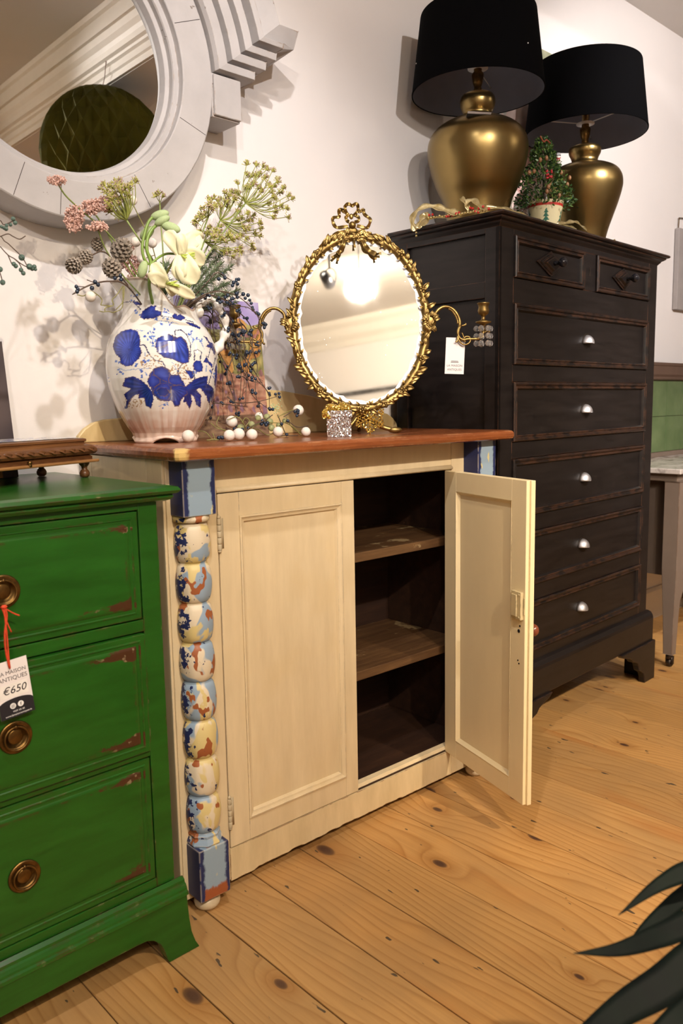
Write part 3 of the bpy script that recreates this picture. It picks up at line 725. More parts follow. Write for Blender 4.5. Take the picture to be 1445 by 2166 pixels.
# ------------------------------------------------------------------ round mirror on the wall
MC = (.806, 1.822); YF = YW-.10
rm = thing('round_mirror', (MC[0], YW, MC[1]), 0, 'large round mirror in a grey-white painted wooden surround with stepped ledges on the wall', 'mirror')
def ring(b, prof, seg=96):
    # prof (r, y offset from wall, negative = towards room), closed loop
    vs = []; m = len(prof)
    for i in range(seg):
        a = 2*math.pi*i/seg
        vs += [(r*math.cos(a), y, r*math.sin(a)) for r, y in prof]
    fs = [(i*m+j, i*m+(j+1) % m, ((i+1) % seg)*m+(j+1) % m, ((i+1) % seg)*m+j) for i in range(seg) for j in range(m)]
    return b.add(vs, fs)
ring(MB(), [(.363,-.001),(.363,-.060),(.361,-.098),(.358,-.100),(.2815,-.100),(.2795,-.098),(.2785,-.082),(.266,-.082),(.264,-.078),(.263,-.066),(.254,-.062),(.248,-.040),(.248,-.001)]).build('ring_frame', GREYW, rm, bevel=.001)
MB().lathe([(.249,-.046),(0,-.046)], seg=96, axis='y', cap=False).build('mirror_glass', MIRROR, rm)
# stepped hood moulding over the upper half, with level ledges at its ends
rs = [.368,.372,.396,.398,.408,.410,.434,.436,.446,.448,.468,.470,.484,.486,.500,.502,.555]
dp = [.104,.116,.118,.092,.092,.122,.126,.098,.098,.130,.134,.106,.108,.142,.146,.130,.150]
zs = [.028 + (r_-.368)*.722 for r_ in rs]
xe = [.474,.474,.474,.474,.504,.504,.504,.504,.531,.531,.531,.531,.545,.545,.545,.590,.590]
NR = len(rs)
sections = []
def sec_end(sgn): return [(sgn*xe[k], zs[k]) for k in range(NR)]
def sec_mit(sgn): return [(sgn*math.sqrt(rs[k]**2 - zs[k]**2), zs[k]) for k in range(NR)]
path = [sec_end(1), sec_mit(1)]
for q in range(1, 40):
    path.append([(rs[k]*math.cos(a), rs[k]*math.sin(a)) for k in range(NR) for a in [math.asin(zs[k]/rs[k]) + (math.pi - 2*math.asin(zs[k]/rs[k]))*q/40]])
path += [sec_mit(-1), sec_end(-1)]
vs = []; fs = []
for s_ in path:
    vs += [(x_, -.001, z_) for x_, z_ in (s_[0], s_[-1])] + [(x_, -d_, z_) for (x_, z_), d_ in zip(s_, dp)]
m_ = NR+2; order = [0] + list(range(2, NR+2)) + [1]
for i in range(len(path)-1):
    for j in range(m_):
        a, b_ = order[j], order[(j+1) % m_]
        fs.append((i*m_+a, i*m_+b_, (i+1)*m_+b_, (i+1)*m_+a))
fs.append(tuple(q for q in order)); fs.append(tuple((len(path)-1)*m_+q for q in order[::-1]))
MB().add(vs, fs).build('hood_moulding', GREYW, rm, bevel=.001)
for sg in (1, -1):
    MB().box(min(sg*.357, sg*.437), max(sg*.357, sg*.437), -.100, -.001, -.076, .024).box(min(sg*.360, sg*.437), max(sg*.360, sg*.437), -.108, -.100, -.072, .020).build('ledge_block', GREYW, rm, bevel=.0015)
for aj in (-112, -96, -60, -20, 22, 60, 120, 158, -150):
    a = R(aj)
    MB().add([(r_*math.cos(a)+s_*.0006*-math.sin(a), y_, r_*math.sin(a)+s_*.0006*math.cos(a)) for r_ in (.283,.357) for s_ in (-1,1) for y_ in (-.1002,-.099)], [(0,1,3,2),(4,6,7,5),(0,2,6,4),(1,5,7,3),(0,4,5,1),(2,3,7,6)]).build('ring_joint', IRON, rm)

# ================================================================== small things
def at_x(x, y, X):
    u = cam_ray(x, y); return CAM + u * ((X - CAM.x) / u.x)
from mathutils import noise as mn
def vcol_mat(name, rough=.4, spec=.5, coat=0):
    m = Mat(name, (1,1,1), rough, spec=spec); m.set('Base Color', m.attr('Col'))
    if coat: m.set('Coat Weight', coat); m.set('Coat Roughness', .08)
    return m
def set_cols(o, cols):
    at = o.data.color_attributes.new('Col', 'FLOAT_COLOR', 'POINT')
    a = np.ones((len(cols), 4), dtype=np.float32); a[:, :3] = cols; at.data.foreach_set('color', a.ravel())
def in_poly(X, Y, poly):
    ins = np.zeros(X.shape, bool); n = len(poly)
    for i in range(n):
        x1, y1 = poly[i]; x2, y2 = poly[(i+1) % n]
        if y1 == y2: continue
        c = ((y1 > Y) != (y2 > Y)) & (X < (x2-x1)*(Y-y1)/(y2-y1)+x1); ins ^= c
    return ins
def seg_dist(X, Y, pts, closed=True):
    d = np.full(X.shape, 1e9); n = len(pts)
    for i in range(n if closed else n-1):
        x1, y1 = pts[i]; x2, y2 = pts[(i+1) % n]; dx, dy = x2-x1, y2-y1; L2 = dx*dx+dy*dy+1e-9
        t = np.clip(((X-x1)*dx+(Y-y1)*dy)/L2, 0, 1); d = np.minimum(d, np.hypot(X-x1-t*dx, Y-y1-t*dy))
    return d

# ---------------- blue and white jug
JC = Vector((.948, 1.609, .9825)); MPX = .001070
va = math.atan2(-JC.y, -JC.x)     # direction jug -> viewer
jug = thing('flower_jug', JC, 0, 'white porcelain jug printed with blue poppies, standing on the cupboard top and filled with stems', 'jug')
prof = [(.000,.072),(.004,.074),(.012,.071),(.022,.073),(.034,.082),(.05,.091),(.07,.101),(.09,.109),(.115,.1165),(.14,.121),(.165,.1225),(.19,.1215),(.215,.117),(.235,.109),(.25,.100),(.262,.090),(.275,.083),(.29,.079),(.305,.078),(.32,.080),(.335,.085),(.35,.091),(.36,.096)]
zs_ = [p[0] for p in prof]; rs_ = [p[1] for p in prof]
NA, NZ = 460, 330; vs = []; px_ = []; py_ = []
for j in range(NZ):
    t = j/(NZ-1); 
    for i in range(NA):
        f = -math.pi + 2*math.pi*i/NA          # 0 = facing viewer, + = right
        dd_ = abs((f - R(-72) + math.pi) % (2*math.pi) - math.pi); q_ = min(1, max(0, (R(104)-dd_)/R(54))); sp = q_*q_*(3-2*q_)   # spout side
        hmax = .292 + .055*sp
        hmax += .0035*math.cos(f*9)*(1-sp)
        zt_ = hmax*t
        zb = zt_ if zt_ < .27 else .27 + (zt_-.27)
        r_ = float(np.interp(zb, zs_, rs_))
        k = max(0, (zt_-.27)/.09)
        r_ *= 1 + .20*k*k*sp*max(0, math.cos(f-R(-75)))+ .02*k*math.cos(f*9)
        r_ *= 1 + .012*math.cos(f*22)*max(0, 1-zt_/.075)*min(1, zt_/.01)
        zz_ = zt_
        if zt_ < .020: zz_ = zt_ + (1-zt_/.020)*.010*max(0, math.cos(f*4))**.7
        a = va + f
        vs.append((r_*math.cos(a), r_*math.sin(a), zz_)); px_.append(341 + r_*math.sin(f)/MPX if abs(f) < math.pi/2 else -999); py_.append(937 - zz_/MPX*1.045)
fs = [(j*NA+i, j*NA+(i+1) % NA, (j+1)*NA+(i+1) % NA, (j+1)*NA+i) for j in range(NZ-1) for i in range(NA)]
px_ = np.array(px_); py_ = np.array(py_); X4 = (px_-200)/.19377; Y4 = (py_-580)/.19377
col = np.tile(np.array([.74,.72,.68]), (len(vs), 1)); V = np.array(vs)
nzv = np.array([mn.noise(Vector((v[0]*60, v[1]*60, v[2]*60))) for v in vs[::1]]) if True else 0
nzf = np.array([mn.noise(Vector((v[0]*260, v[1]*260, v[2]*260))) for v in vs])
ang = np.tile(np.arange(NA), NZ); rngA = np.random.RandomState(3).rand(NA); rngA = (rngA + np.roll(rngA,1) + np.roll(rngA,2) + np.roll(rngA,3))/4
stk = rngA[ang]
low = np.clip((.085 + .05*stk - V[:, 2])/.075, 0, 1)*(V[:, 2] > .0)
bw = (low**1.3)[:, None]*np.clip(.45+.9*stk[:, None]+.5*nzv[:, None], 0, 1)
col = col*(1-bw*.62) + np.array([.42,.15,.055])*bw*.62
ft = np.clip((.028-V[:, 2])/.01, 0, 1)[:, None]; col = col*(1-ft*.75) + np.array([.66,.52,.44])*ft*.75
hm = V[:, 2].reshape(NZ, NA).max(0)[ang]; rimd = hm - V[:, 2]
rk = np.clip((.0055-rimd)/.002, 0, 1)[:, None]; col = col*(1-rk*.8) + np.array([.24,.13,.07])*rk*.8
neck = np.clip((V[:,2]-.27)/.05, 0, 1)[:, None]*np.clip(.4+stk[:, None]*.8, 0, 1); col = col*(1-.22*neck) + np.array([.45,.45,.42])*.22*neck
BL1, BL2, BL3 = np.array([.030,.060,.36]), np.array([.012,.022,.20]), np.array([.10,.20,.52])
Xw = X4 + nzf*9 + nzv*8; Yw = Y4 + np.roll(nzf, 977)*9
def pet(poly, light=1.0, dark=False, veins=None):
    global col
    m = in_poly(Xw, Yw, poly)
    if not m.any(): return
    d = seg_dist(X4[m], Y4[m], poly); t = np.clip(d/45, 0, 1)[:, None]
    c = BL2*(1-t) + (BL1 if not dark else BL1*.55)*t
    if veins:
        aa = np.arctan2(Y4[m]-veins[1], X4[m]-veins[0]); c = c*(1 + .35*np.sin(aa*26)[:, None]*t)
    c = c*(1+.5*nzv[m][:, None])
    edge = (d < 5)[:, None]; c = np.where(edge, np.array([.10,.07,.10]), c); col[m] = np.clip(c, .004, 1)
def stem_(pts, w=5, c=(.045,.05,.12)):
    m = seg_dist(Xw, Yw, pts, False) < w; col[m] = c
for pts in ([(500,800),(560,800),(600,900),(650,960),(730,980),(760,1040)], [(860,720),(870,650),(930,635),(990,690),(1020,800),(1005,920)], [(1050,960),(1050,860),(1090,840),(1130,870),(1110,950)], [(930,1000),(880,1060),(880,1120)], [(1280,920),(1250,1040),(1210,1150),(1190,1210)], [(340,315),(450,320)], [(480,350),(540,410)], [(740,490),(840,500)], [(980,520),(1060,540)], [(1040,1080),(1040,1160)], [(1240,800),(1200,920)]): stem_(pts)
for pts in ([(270,1020),(350,1060),(480,1050),(600,1040)], [(620,650),(650,720),(640,800)], [(1010,660),(1050,740),(1030,800)], [(1050,740),(1110,730)], [(560,880),(560,980)], [(820,980),(870,1080)], [(480,640),(570,650)], [(670,530),(900,570)], [(1110,730),(1160,830)], [(1180,1010),(1170,1070)], [(670,1440),(760,1400)]): stem_(pts, 3, (.16,.26,.55))
rs2 = np.random.RandomState(5)
for cx, cy in [(300,1080),(270,960),(520,1080),(560,970),(580,720),(650,660),(700,540),(820,545),(1040,700),(1110,740),(730,1430),(510,440),(790,440),(1240,1100),(140,1080),(150,1150),(480,1000),(640,780),(1020,1100),(460,290)]:
    for k in range(5):
        ex, ey = cx+rs2.randn()*22, cy+rs2.randn()*22; ww, hh = 5+6*rs2.rand(), 10+8*rs2.rand(); th = rs2.rand()*3.14
        dx, dy = Xw-ex, Yw-ey; u_ = dx*np.cos(th)+dy*np.sin(th); v_ = -dx*np.sin(th)+dy*np.cos(th)
        m = (u_/ww)**2+(v_/hh)**2 < 1; col[m] = (.12,.22,.56) if k % 2 else (.06,.12,.45)
spk = (np.hypot((X4-900)/120, (Y4-1080)/90) < 1) | (np.hypot((X4-420)/110, (Y4-1400)/60) < 1) | (np.hypot((X4-620)/110, (Y4-980)/80) < 1) | (np.hypot((X4-1000)/60, (Y4-1180)/60) < 1)
m = spk & (nzf > .22); col[m] = (.36,.24,.14)
pet([(320,1215),(350,1140),(430,1120),(500,1150),(570,1220),(620,1290),(625,1370),(595,1465),(540,1430),(535,1350),(470,1360),(480,1310),(420,1330),(380,1380),(350,1460),(315,1465),(350,1370),(325,1310),(400,1250),(340,1230)], dark=True, veins=(620,1240))
pet([(950,1240),(1040,1160),(1120,1130),(1190,1120),(1180,1200),(1250,1250),(1265,1340),(1250,1455),(1215,1390),(1205,1445),(1160,1330),(1100,1250),(1060,1270),(1110,1330),(1110,1390),(1100,1470),(1050,1430),(1040,1360),(1000,1320),(1015,1400),(980,1480),(950,1400),(910,1410),(930,1340)], dark=True, veins=(950,1250))
pet([(240,800),(260,700),(330,640),(430,620),(500,650),(525,740),(515,800),(530,880),(500,940),(430,1010),(370,1020),(310,980),(315,930),(260,880)], veins=(410,850))
pet([(670,830),(700,760),(800,700),(870,720),(930,705),(985,780),(1003,880),(992,988),(930,998),(820,952),(740,932),(688,880)], dark=True)
pet([(700,840),(810,790),(860,740),(930,710),(980,780),(1000,880),(990,985),(930,995),(820,950),(740,930),(690,880)], veins=(860,720))
pet([(665,800),(690,730),(780,680),(840,700),(860,740),(810,790),(720,830),(665,835)], veins=(860,740))
pet([(1035,990),(1070,955),(1120,960),(1140,1020),(1130,1075),(1080,1085),(1040,1060)])
pet([(530,500),(550,430),(640,375),(700,375),(680,420),(745,440),(740,480),(660,515),(560,520)], veins=(640,440))
pet([(840,490),(870,450),(900,470),(930,455),(960,475),(990,500),(930,535),(860,510)], dark=True)
pet([(970,540),(1060,550),(1140,590),(1130,615),(1040,590)], dark=True)
pet([(450,320),(500,325),(560,355),(530,365),(480,360)])
pet([(565,1180),(600,1110),(640,1045),(720,1020),(785,1055),(810,1110),(890,1110),(925,1180),(960,1240),(970,1310),(900,1375),(880,1445),(830,1445),(800,1385),(760,1392),(680,1380),(620,1320),(610,1250)], dark=True)
pet([(570,1180),(600,1120),(640,1110),(700,1160),(700,1200),(640,1240),(590,1240)])
pet([(640,1050),(720,1025),(780,1060),(800,1130),(770,1190),(700,1160),(640,1110)])
pet([(790,1120),(890,1115),(920,1180),(900,1220),(830,1220),(780,1190)])
pet([(800,1230),(900,1220),(950,1240),(965,1310),(900,1370),(880,1440),(830,1440),(800,1380)], veins=(800,1240))
pet([(640,1240),(700,1200),(770,1200),(800,1250),(800,1330),(760,1385),(680,1370),(620,1300)], veins=(720,1220))
pet([(655,1270),(700,1240),(760,1250),(790,1300),(740,1340),(680,1330)], dark=True)
pet([(1160,680),(1200,700),(1220,740),(1260,750),(1295,850),(1270,890),(1240,820),(1180,800),(1215,770)], dark=True)
pet([(1140,980),(1180,900),(1200,950),(1250,990),(1240,1040),(1190,980)])
pet([(945,1060),(1030,1075),(1030,1150),(1000,1150)]); pet([(1275,1010),(1300,980),(1312,1200),(1290,1330),(1262,1200)])
porc = vcol_mat('glazed_porcelain', .12, .6, .4)
jb = MB().add(vs, fs).build('jug_body', porc.m, jug, True); set_cols(jb, col)
sm = jb.modifiers.new('wall', 'SOLIDIFY'); sm.thickness = .0035; sm.offset = -1
MB().lathe([(.0,.016),(.068,.016)], seg=48, cap=False).build('jug_base', WHITEPL, jug)
def JP(px, py, dd=0):   # point beside the jug at jug distance
    return at_y(px, py, JC.y+dd) - JC
hp = bez([JP(412,650), JP(432,632), JP(455,640), JP(472,668), JP(477,700), JP(466,728), JP(452,750), JP(447,772)], 7)
PORC2 = plain('porcelain_white', (.72,.70,.66), .12, var=.05)
MB().tube(hp, [.010+.003*math.sin(i*.9) for i in range(len(hp))], 12).ball(JP(428,638), .012, 14, 8).ball(JP(420,660), .013, 14, 8).ball(JP(455,742), .010, 12, 8).build('handle', PORC2, jug, True)

# ---------------- flowers in the jug
GST = plain('green_stem', (.20,.26,.07), .5, var=.2, scale=60); GLT = plain('pale_green_stem', (.27,.30,.07), .5, var=.15, scale=60)
FLO = plain('umbel_floret', (.42,.41,.11), .6, var=.25, scale=300); FLP = plain('umbel_purple_floret', (.40,.27,.26), .6, var=.3, scale=300)
PINK = plain('pink_blossom', (.62,.40,.34), .7, var=.25, scale=400); CONE = plain('frosted_pinecone', (.27,.23,.19), .7, var=.55, scale=260)
WPET = plain('cream_petal', (.68,.66,.45), .5, var=.07, scale=40); YCEN = plain('yellow_green_centre', (.45,.55,.10), .5)
BUDM = plain('felted_green_bud', (.36,.46,.24), .8, var=.08, scale=500, bump=.3); TWIG = plain('dark_twig', (.085,.055,.038), .7, var=.3, scale=200)
BERRY = plain('navy_berry', (.018,.03,.055), .25, var=.4, scale=300); FIRM = plain('grey_green_needles', (.13,.18,.10), .6, var=.35, scale=150)
TEND = plain('olive_tendril', (.21,.20,.06), .5, var=.2, scale=100); FELT = plain('white_felt_ball', (.74,.68,.62), .85, var=.05, scale=200, bump=.2)
def P3(px, py, Y): return at_y(px, py, Y)
MOUTH = [(350,700),(340,720)]
def umbel(label, hub, stem, tips, Y, spread=.03, group='green umbel flowers in the jug', nfl=32, flr=.0100):
    h = P3(*hub, Y); t = thing('umbel_flower', h, 0, label, 'flower', group)
    st = bez([P3(x, y, Y + (1.60-Y)*(i+1)/len(stem)) - h for i, (x, y) in enumerate(stem)], 6)
    MB().tube([Vector((0,0,0))] + st, .0017, 7).build('stem', GST, t, True)
    ray, fl, fp = MB(), MB(), MB(); up = -(st[3]).normalized()
    if len(tips) > 9: tips = list(tips) + [((hub[0]*.3+tx*.7)+rnd.uniform(-7,7), (hub[1]*.3+ty*.7)+rnd.uniform(-7,7)) for tx, ty in tips[::2]]
    for (tx, ty) in tips:
        tp = P3(tx, ty, Y + rnd.uniform(-spread, spread)) - h
        mid = tp*.5 + (tp - up*tp.dot(up)).normalized()*tp.length*.10 - up*tp.length*.06
        ray.tube(bez([(0,0,0), mid, tp], 5), .00095, 5)
        d0 = (tp - mid).normalized()
        for k in range(nfl):
            dv = (d0*1.15 + Vector((rnd.gauss(0,1), rnd.gauss(0,1), rnd.gauss(0,1)))*.62).normalized()
            e = tp + dv*flr*rnd.uniform(.7,1.25)
            fl.tube([tp, e], [.0009, .0007], 3)
            (fp if rnd.random() < .45 else fl).ball(e, .0014, 4, 3)
    tag(ray.build('rays', GLT, t, True), kind='stuff'); tag(fl.build('florets', FLO, t), kind='stuff'); tag(fp.build('purple_florets', FLP, t), kind='stuff')
z3 = lambda L_: [(300+x*.2353, 330+y*.2353) for x, y in L_]
z2 = lambda L_: [(100+x*.1616, 330+y*.1616) for x, y in L_]
umbel('tallest green umbel flower, rightmost in the jug, reaching to the upper right', (519,430), [(470,495),(431,553),(395,620),(360,700)], z3([(940,85),(1025,90),(1085,100),(1120,125),(1170,140),(1215,220),(1260,290),(1240,330),(1310,360),(1340,390),(1290,470),(1240,450),(1310,550),(1190,500),(1190,390),(1180,280),(1130,260),(1065,320),(1050,170),(980,190),(960,290),(865,260),(1100,200),(1000,260),(1210,240)]), 1.60)
umbel('green umbel flower just below and behind the tallest one', (466,466), [(440,520),(405,590),(365,690)], z3([(745,340),(800,330),(860,350),(830,400),(760,420),(900,400),(700,400),(880,450),(940,520),(1000,540),(1050,600),(1060,650),(1050,720),(1010,690),(940,640),(930,730),(980,790),(990,820),(880,560),(940,580),(780,370),(840,340)]), 1.63)
umbel('small upright green umbel flower above the white lily-like flower', (441,458), [(425,500),(400,580),(360,690)], z3([(560,480),(600,400),(640,390),(680,420),(650,460),(540,530),(500,600),(610,440),(490,590),(530,660)]), 1.58)
umbel('lowest green umbel flower, pointing right beside the fir sprig', (432,511), [(415,560),(385,630),(352,700)], z3([(600,660),(650,680),(760,720),(800,750),(840,740),(870,820),(830,850),(880,860),(810,900),(740,770),(640,740),(580,700),(700,640),(690,690),(780,700)]), 1.61)
umbel('brush-shaped green umbel flower on the left in front of the round mirror', (268,466), [(300,515),(330,565),(342,640),(345,700)], z2([(760,400),(730,440),(830,420),(900,360),(960,350),(980,400),(940,450),(1000,480),(1060,430),(1110,390),(1150,350),(860,500),(900,530),(840,560),(800,640),(850,680),(780,480),(1040,520),(880,720),(820,740),(930,400),(1020,440),(880,440)]), 1.56, nfl=20)
umbel('tiny green umbel flower between the buds and the mirror frame', (338,428), [(340,470),(345,540),(345,640),(346,700)], [(331,416),(336,412),(343,418)], 1.66, group=None, nfl=22)
def blossom(label, clumps, stem, Y):
    o_ = P3(*stem[0], Y); t = thing('pink_blossom', o_, 0, label, 'flower', 'pink blossom stems in the jug')
    MB().tube(bez([P3(x, y, Y+(1.60-Y)*i/len(stem)) - o_ for i, (x, y) in enumerate(stem)], 6), .0016, 6).build('stem', GST, t, True)
    b = MB()
    for (cx, cy, rx, ry) in clumps:
        for k in range(int(rx*ry*.62)+30):
            while True:
                a, c_ = rnd.uniform(-1,1), rnd.uniform(-1,1)
                if a*a+c_*c_ < 1: break
            p = P3(cx+a*rx, cy+c_*ry, Y+rnd.uniform(-.016,.016)) - o_
            dv = Vector((rnd.gauss(0,1), rnd.gauss(0,1)-.6, rnd.gauss(0,1)+.4)).normalized()
            b.tube([p, p+dv*.0045], [.0012,.0019], 4)
    tag(b.build('blossoms', PINK, t), kind='stuff')
blossom('small pink blossom at the far upper left, in front of the mirror ring', [(119,382,19,9)], [(122,388),(140,415),(180,452),(235,500),(290,580),(335,690)], 1.55)
blossom('largest pink blossom, a long clump left of the umbel brush', [(157,463,20,28),(188,440,22,16),(216,432,20,15)], [(195,445),(220,480),(250,535),(300,610),(338,695)], 1.57)
blossom('flat topped pink blossom below the largest pink one', [(206,482,24,7),(208,476,13,6)], [(208,488),(225,530),(262,585),(310,640),(340,700)], 1.53)
blossom('pink blossom low behind the big pinecone at the jug mouth', [(272,525,11,12),(280,560,18,18),(292,585,20,12),(255,550,10,20)], [(285,580),(310,640),(340,700)], 1.64)
def pinecone(t, px, py, Y, rpx, axis, o_, openn=1.0, ln=1.25):
    c = P3(px, py, Y) - o_; r_ = rpx*.00107; ax = Vector(axis).normalized(); b = MB()
    q = ax.to_track_quat('Z', 'Y').to_matrix(); b.ball(c, r_*.62, 10, 8, (1,1,ln), q); n = 62
    for k in range(n):
        u = 1 - 2*(k+.5)/n; th = k*2.39996; s_ = math.sqrt(1-u*u)
        d = Vector((s_*math.cos(th), s_*math.sin(th), u*.8 + .25)).normalized()
        p0 = Vector((s_*math.cos(th)*r_*.45, s_*math.sin(th)*r_*.45, u*r_*ln*.8))
        tip = p0 + Vector((s_*math.cos(th)*.55, s_*math.sin(th)*.55, .28*openn))*r_
        sd = Vector((-math.sin(th), math.cos(th), 0))*r_*.19; upv = Vector((0,0,1))*r_*.08
        pts = [p0-sd, p0+sd, tip+sd*1.1-upv, tip-sd*1.1-upv, tip+sd*.8+upv*2, tip-sd*.8+upv*2]
        b.add([c + q @ p for p in pts], [(0,1,2,3),(3,2,4,5),(0,5,4,1),(0,3,5),(1,4,2)])
    return b.build('pinecone', CONE, t)
o_ = P3(238, 600, 1.56)
t = thing('pinecone_branch', o_, 0, 'frosted branch with grey pinecones leaning out of the jug to the left', 'pinecone branch')
MB().tube(bez([P3(192,541,1.53)-o_, P3(215,532,1.54)-o_, P3(235,545,1.55)-o_, P3(252,580,1.57)-o_, P3(300,640,1.60)-o_, P3(338,700,1.60)-o_], 6), .0015, 6).tube([P3(215,532,1.54)-o_, P3(207,528,1.55)-o_], .0012, 6).build('twig', TWIG, t, True)
pinecone(t, 160, 556, 1.53, 15, (-.5,-.2,-.6), o_, 1.6, 1.1); pinecone(t, 180, 546, 1.53, 13, (.4,0,.8), o_, .6); pinecone(t, 207, 520, 1.56, 12, (-.2,0,1), o_, .5)
pinecone(t, 254, 536, 1.58, 21, (.2,-.5,.9), o_, 1.3); pinecone(t, 238, 570, 1.54, 18, (-.3,0,1), o_, .5)
# buds and stem
o_ = P3(316, 600, 1.52)
t = thing('bud_stem', o_, 0, 'thick green stem with five felted pale green buds, in the middle of the jug', 'stem')
def Q(px, py, Y=1.52): return P3(px, py, Y) - o_
MB().tube(bez([Q(338,700,1.58), Q(318,620,1.54), Q(316,590), Q(319,556), Q(311,530), Q(312,505), Q(322,485), Q(334,474)], 7), .0035, 10).tube(bez([Q(314,560), Q(304,545), Q(301,520), Q(307,490), Q(314,470), Q(322,460)], 7), .0030, 10).tube(bez([Q(318,560), Q(335,545), Q(352,537), Q(372,537,1.50)], 6), .0024, 8).build('stem', plain('bright_green_stem', (.17,.27,.05), .4, var=.15), t, True)
for (x, y, rx, ry, an, Y) in ((338,455,19,9,15,1.52),(343,467,17,8,28,1.51),(361,481,20,10,-20,1.50),(311,493,17,10,40,1.54),(302,570,9,17,-18,1.50)):
    rot = Matrix.Rotation(R(43), 3, 'Z').inverted() @ Matrix.Rotation(R(-an), 3, 'Y')
    MB().ball(Q(x, y, Y), 1.0, 18, 12, (rx*.00105, .0095, ry*.00105), rot).build('bud', BUDM, t, True)
def lily(label, c, Y, petals, stemto, cen=True):
    o_ = P3(*c, Y); t = thing('white_flower', o_, 0, label, 'flower', 'cream white flowers in the jug')
    view = (CAM - o_).normalized()
    for (mx, my, tx, ty, w_, dY) in petals:
        a, m_, e = Vector((0,0,0)), P3(mx, my, Y+dY*.5-.006) - o_, P3(tx, ty, Y+dY) - o_
        ps = bez([a, m_, e], 6); n = len(ps); ws = [w_*.00107*.5*(.25+.75*math.sin(math.pi*min(1, (i/(n-1))*.62+.12))**1.0)*(1 if i < n-1 else .15)*(1-.55*max(0, i/(n-1)-.75)/.25) for i in range(n)]
        MB().blade(ps, ws, view, .0007, cup=.35).build('petal', WPET, t, True)
    if cen:
        b = MB()
        for k in range(9): b.tube([(0,0,0), P3(c[0]+12+rnd.uniform(-6,18), c[1]+rnd.uniform(-6,8), Y-.018)-o_], [.002,.0012], 6)
        tag(b.build('stamens', YCEN, t, True), kind='stuff')
    MB().tube(bez([(0,.002,0)] + [P3(x, y, Y3)-o_ for x, y, Y3 in stemto], 5), .0022, 8).build('stem', GLT, t, True)
lily('open cream flower with six petals facing the viewer above the jug mouth', (384,540), 1.49, [(366,510,349,490,30,.01),(386,512,384,494,22,-.01),(405,520,414,492,36,.02),(412,505,420,510,30,.03),(408,540,431,560,34,-.01),(396,570,414,600,44,-.015),(380,565,378,592,30,0)], [(372,545,1.51),(348,590,1.56),(341,640,1.60),(341,690,1.605)])
lily('drooping cream flower lying over the front rim of the jug', (352,600), 1.48, [(335,575,322,557,26,.01),(330,590,320,596,30,0),(380,612,413,630,22,-.01),(362,612,372,622,20,.01)], [(345,606,1.53),(341,640,1.60),(341,690,1.605)], True)
# fir sprig
o_ = P3(430, 620, 1.60)
t = thing('fir_sprig', o_, 0, 'bushy grey green fir sprig at the right of the jug mouth', 'fir sprig')
nd = MB(); tw = MB()
for (bx0, by0, bx1, by1) in ((360,690,470,535),(360,690,487,565),(365,690,480,600),(360,690,452,530),(360,680,420,545),(360,690,495,640),(350,690,352,560),(360,690,500,615),(350,690,345,600),(360,680,400,560),(365,690,465,560),(370,690,478,620)):
    Yb = rnd.uniform(1.60,1.68); a = P3(bx0, by0, 1.60)-o_; e = P3(bx1, by1, Yb)-o_; m_ = (a+e)/2 + Vector((0,0,.012))
    ps = bez([a, m_, e], 12); tw.tube(ps, .001, 4)
    for i, p in enumerate(ps[10:]):
        for k in range(12):
            d = ((ps[min(i+11, len(ps)-1)]-ps[i+9]).normalized()*.9 + Vector((rnd.gauss(0,1), rnd.gauss(0,1), rnd.gauss(0,1)))*.55).normalized()
            nd.tube([p, p+d*rnd.uniform(.012,.020)], [.0010,.0005], 3, cap=False)
tag(nd.build('needles', FIRM, t), kind='stuff'); tw.build('twigs', TWIG, t)
# berry twig on the left with tendrils and a ball
def berries(b, pts, r_=.0045):
    for p in pts: b.ball(p, r_*rnd.uniform(.85,1.1), 8, 6)
o_ = P3(260, 600, 1.54)
t = thing('berry_twig', o_, 0, 'dark twig with navy berries and olive tendrils reaching left from the jug', 'berry twig')
Q = lambda px, py, Y=1.53: P3(px, py, Y) - o_
MB().tube(bez([Q(335,700,1.6), Q(290,630,1.56), Q(260,599), Q(229,595), Q(203,599), Q(181,607), Q(153,623)], 6), [.0017]*36+[.0009], 6).tube([Q(203,599), Q(184,592)], .001, 5).tube([Q(181,607), Q(160,605)], .0008, 5).build('twig', TWIG, t, True)
b = MB(); berries(b, [Q(*p) for p in z2([(955,1565),(885,1600),(965,1620),(625,1650),(585,1730),(665,1685),(380,1710),(390,1775),(400,1740)])]); tag(b.build('berries', BERRY, t, True), kind='stuff')
b = MB()
for L_ in ([(990,1700),(900,1830),(850,1880),(860,1960),(700,1950)], [(700,1950),(715,1880),(650,1810),(560,1770),(480,1830),(390,1815)], [(860,1960),(760,1990),(750,2040),(680,2030)], [(650,1815),(580,1860)], [(990,1720),(980,1980),(860,2050)], [(860,2050),(800,2035),(750,2040)], [(1010,1700),(990,1900),(900,2010)]): b.tube(bez([Q(*p) for p in z2(L_)], 6), .0010, 6)
b.build('tendrils', TEND, t, True)
MB().ball(Q(*z2([(565,1840)])[0]), .0105, 18, 12).build('ball', FELT, t, True)
o_ = P3(322, 500, 1.62)
t = thing('felt_ball_stem', o_, 0, 'thin stem with white felt balls standing behind the pale green buds', 'ball stem')
Q = lambda px, py, Y=1.62: P3(px, py, Y) - o_
MB().tube(bez([Q(345,700,1.6), Q(338,600), Q(322,520), Q(290,450), Q(280,430)], 6), .0011, 6).tube(bez([Q(326,540), Q(300,548), Q(292,545)], 5), .001, 6).build('stem', TEND, t, True)
for p in ((280,424),(322,514),(287,512),(300,548),(341,598)): MB().ball(Q(*p), .0105, 16, 10).build('ball', FELT, t, True)

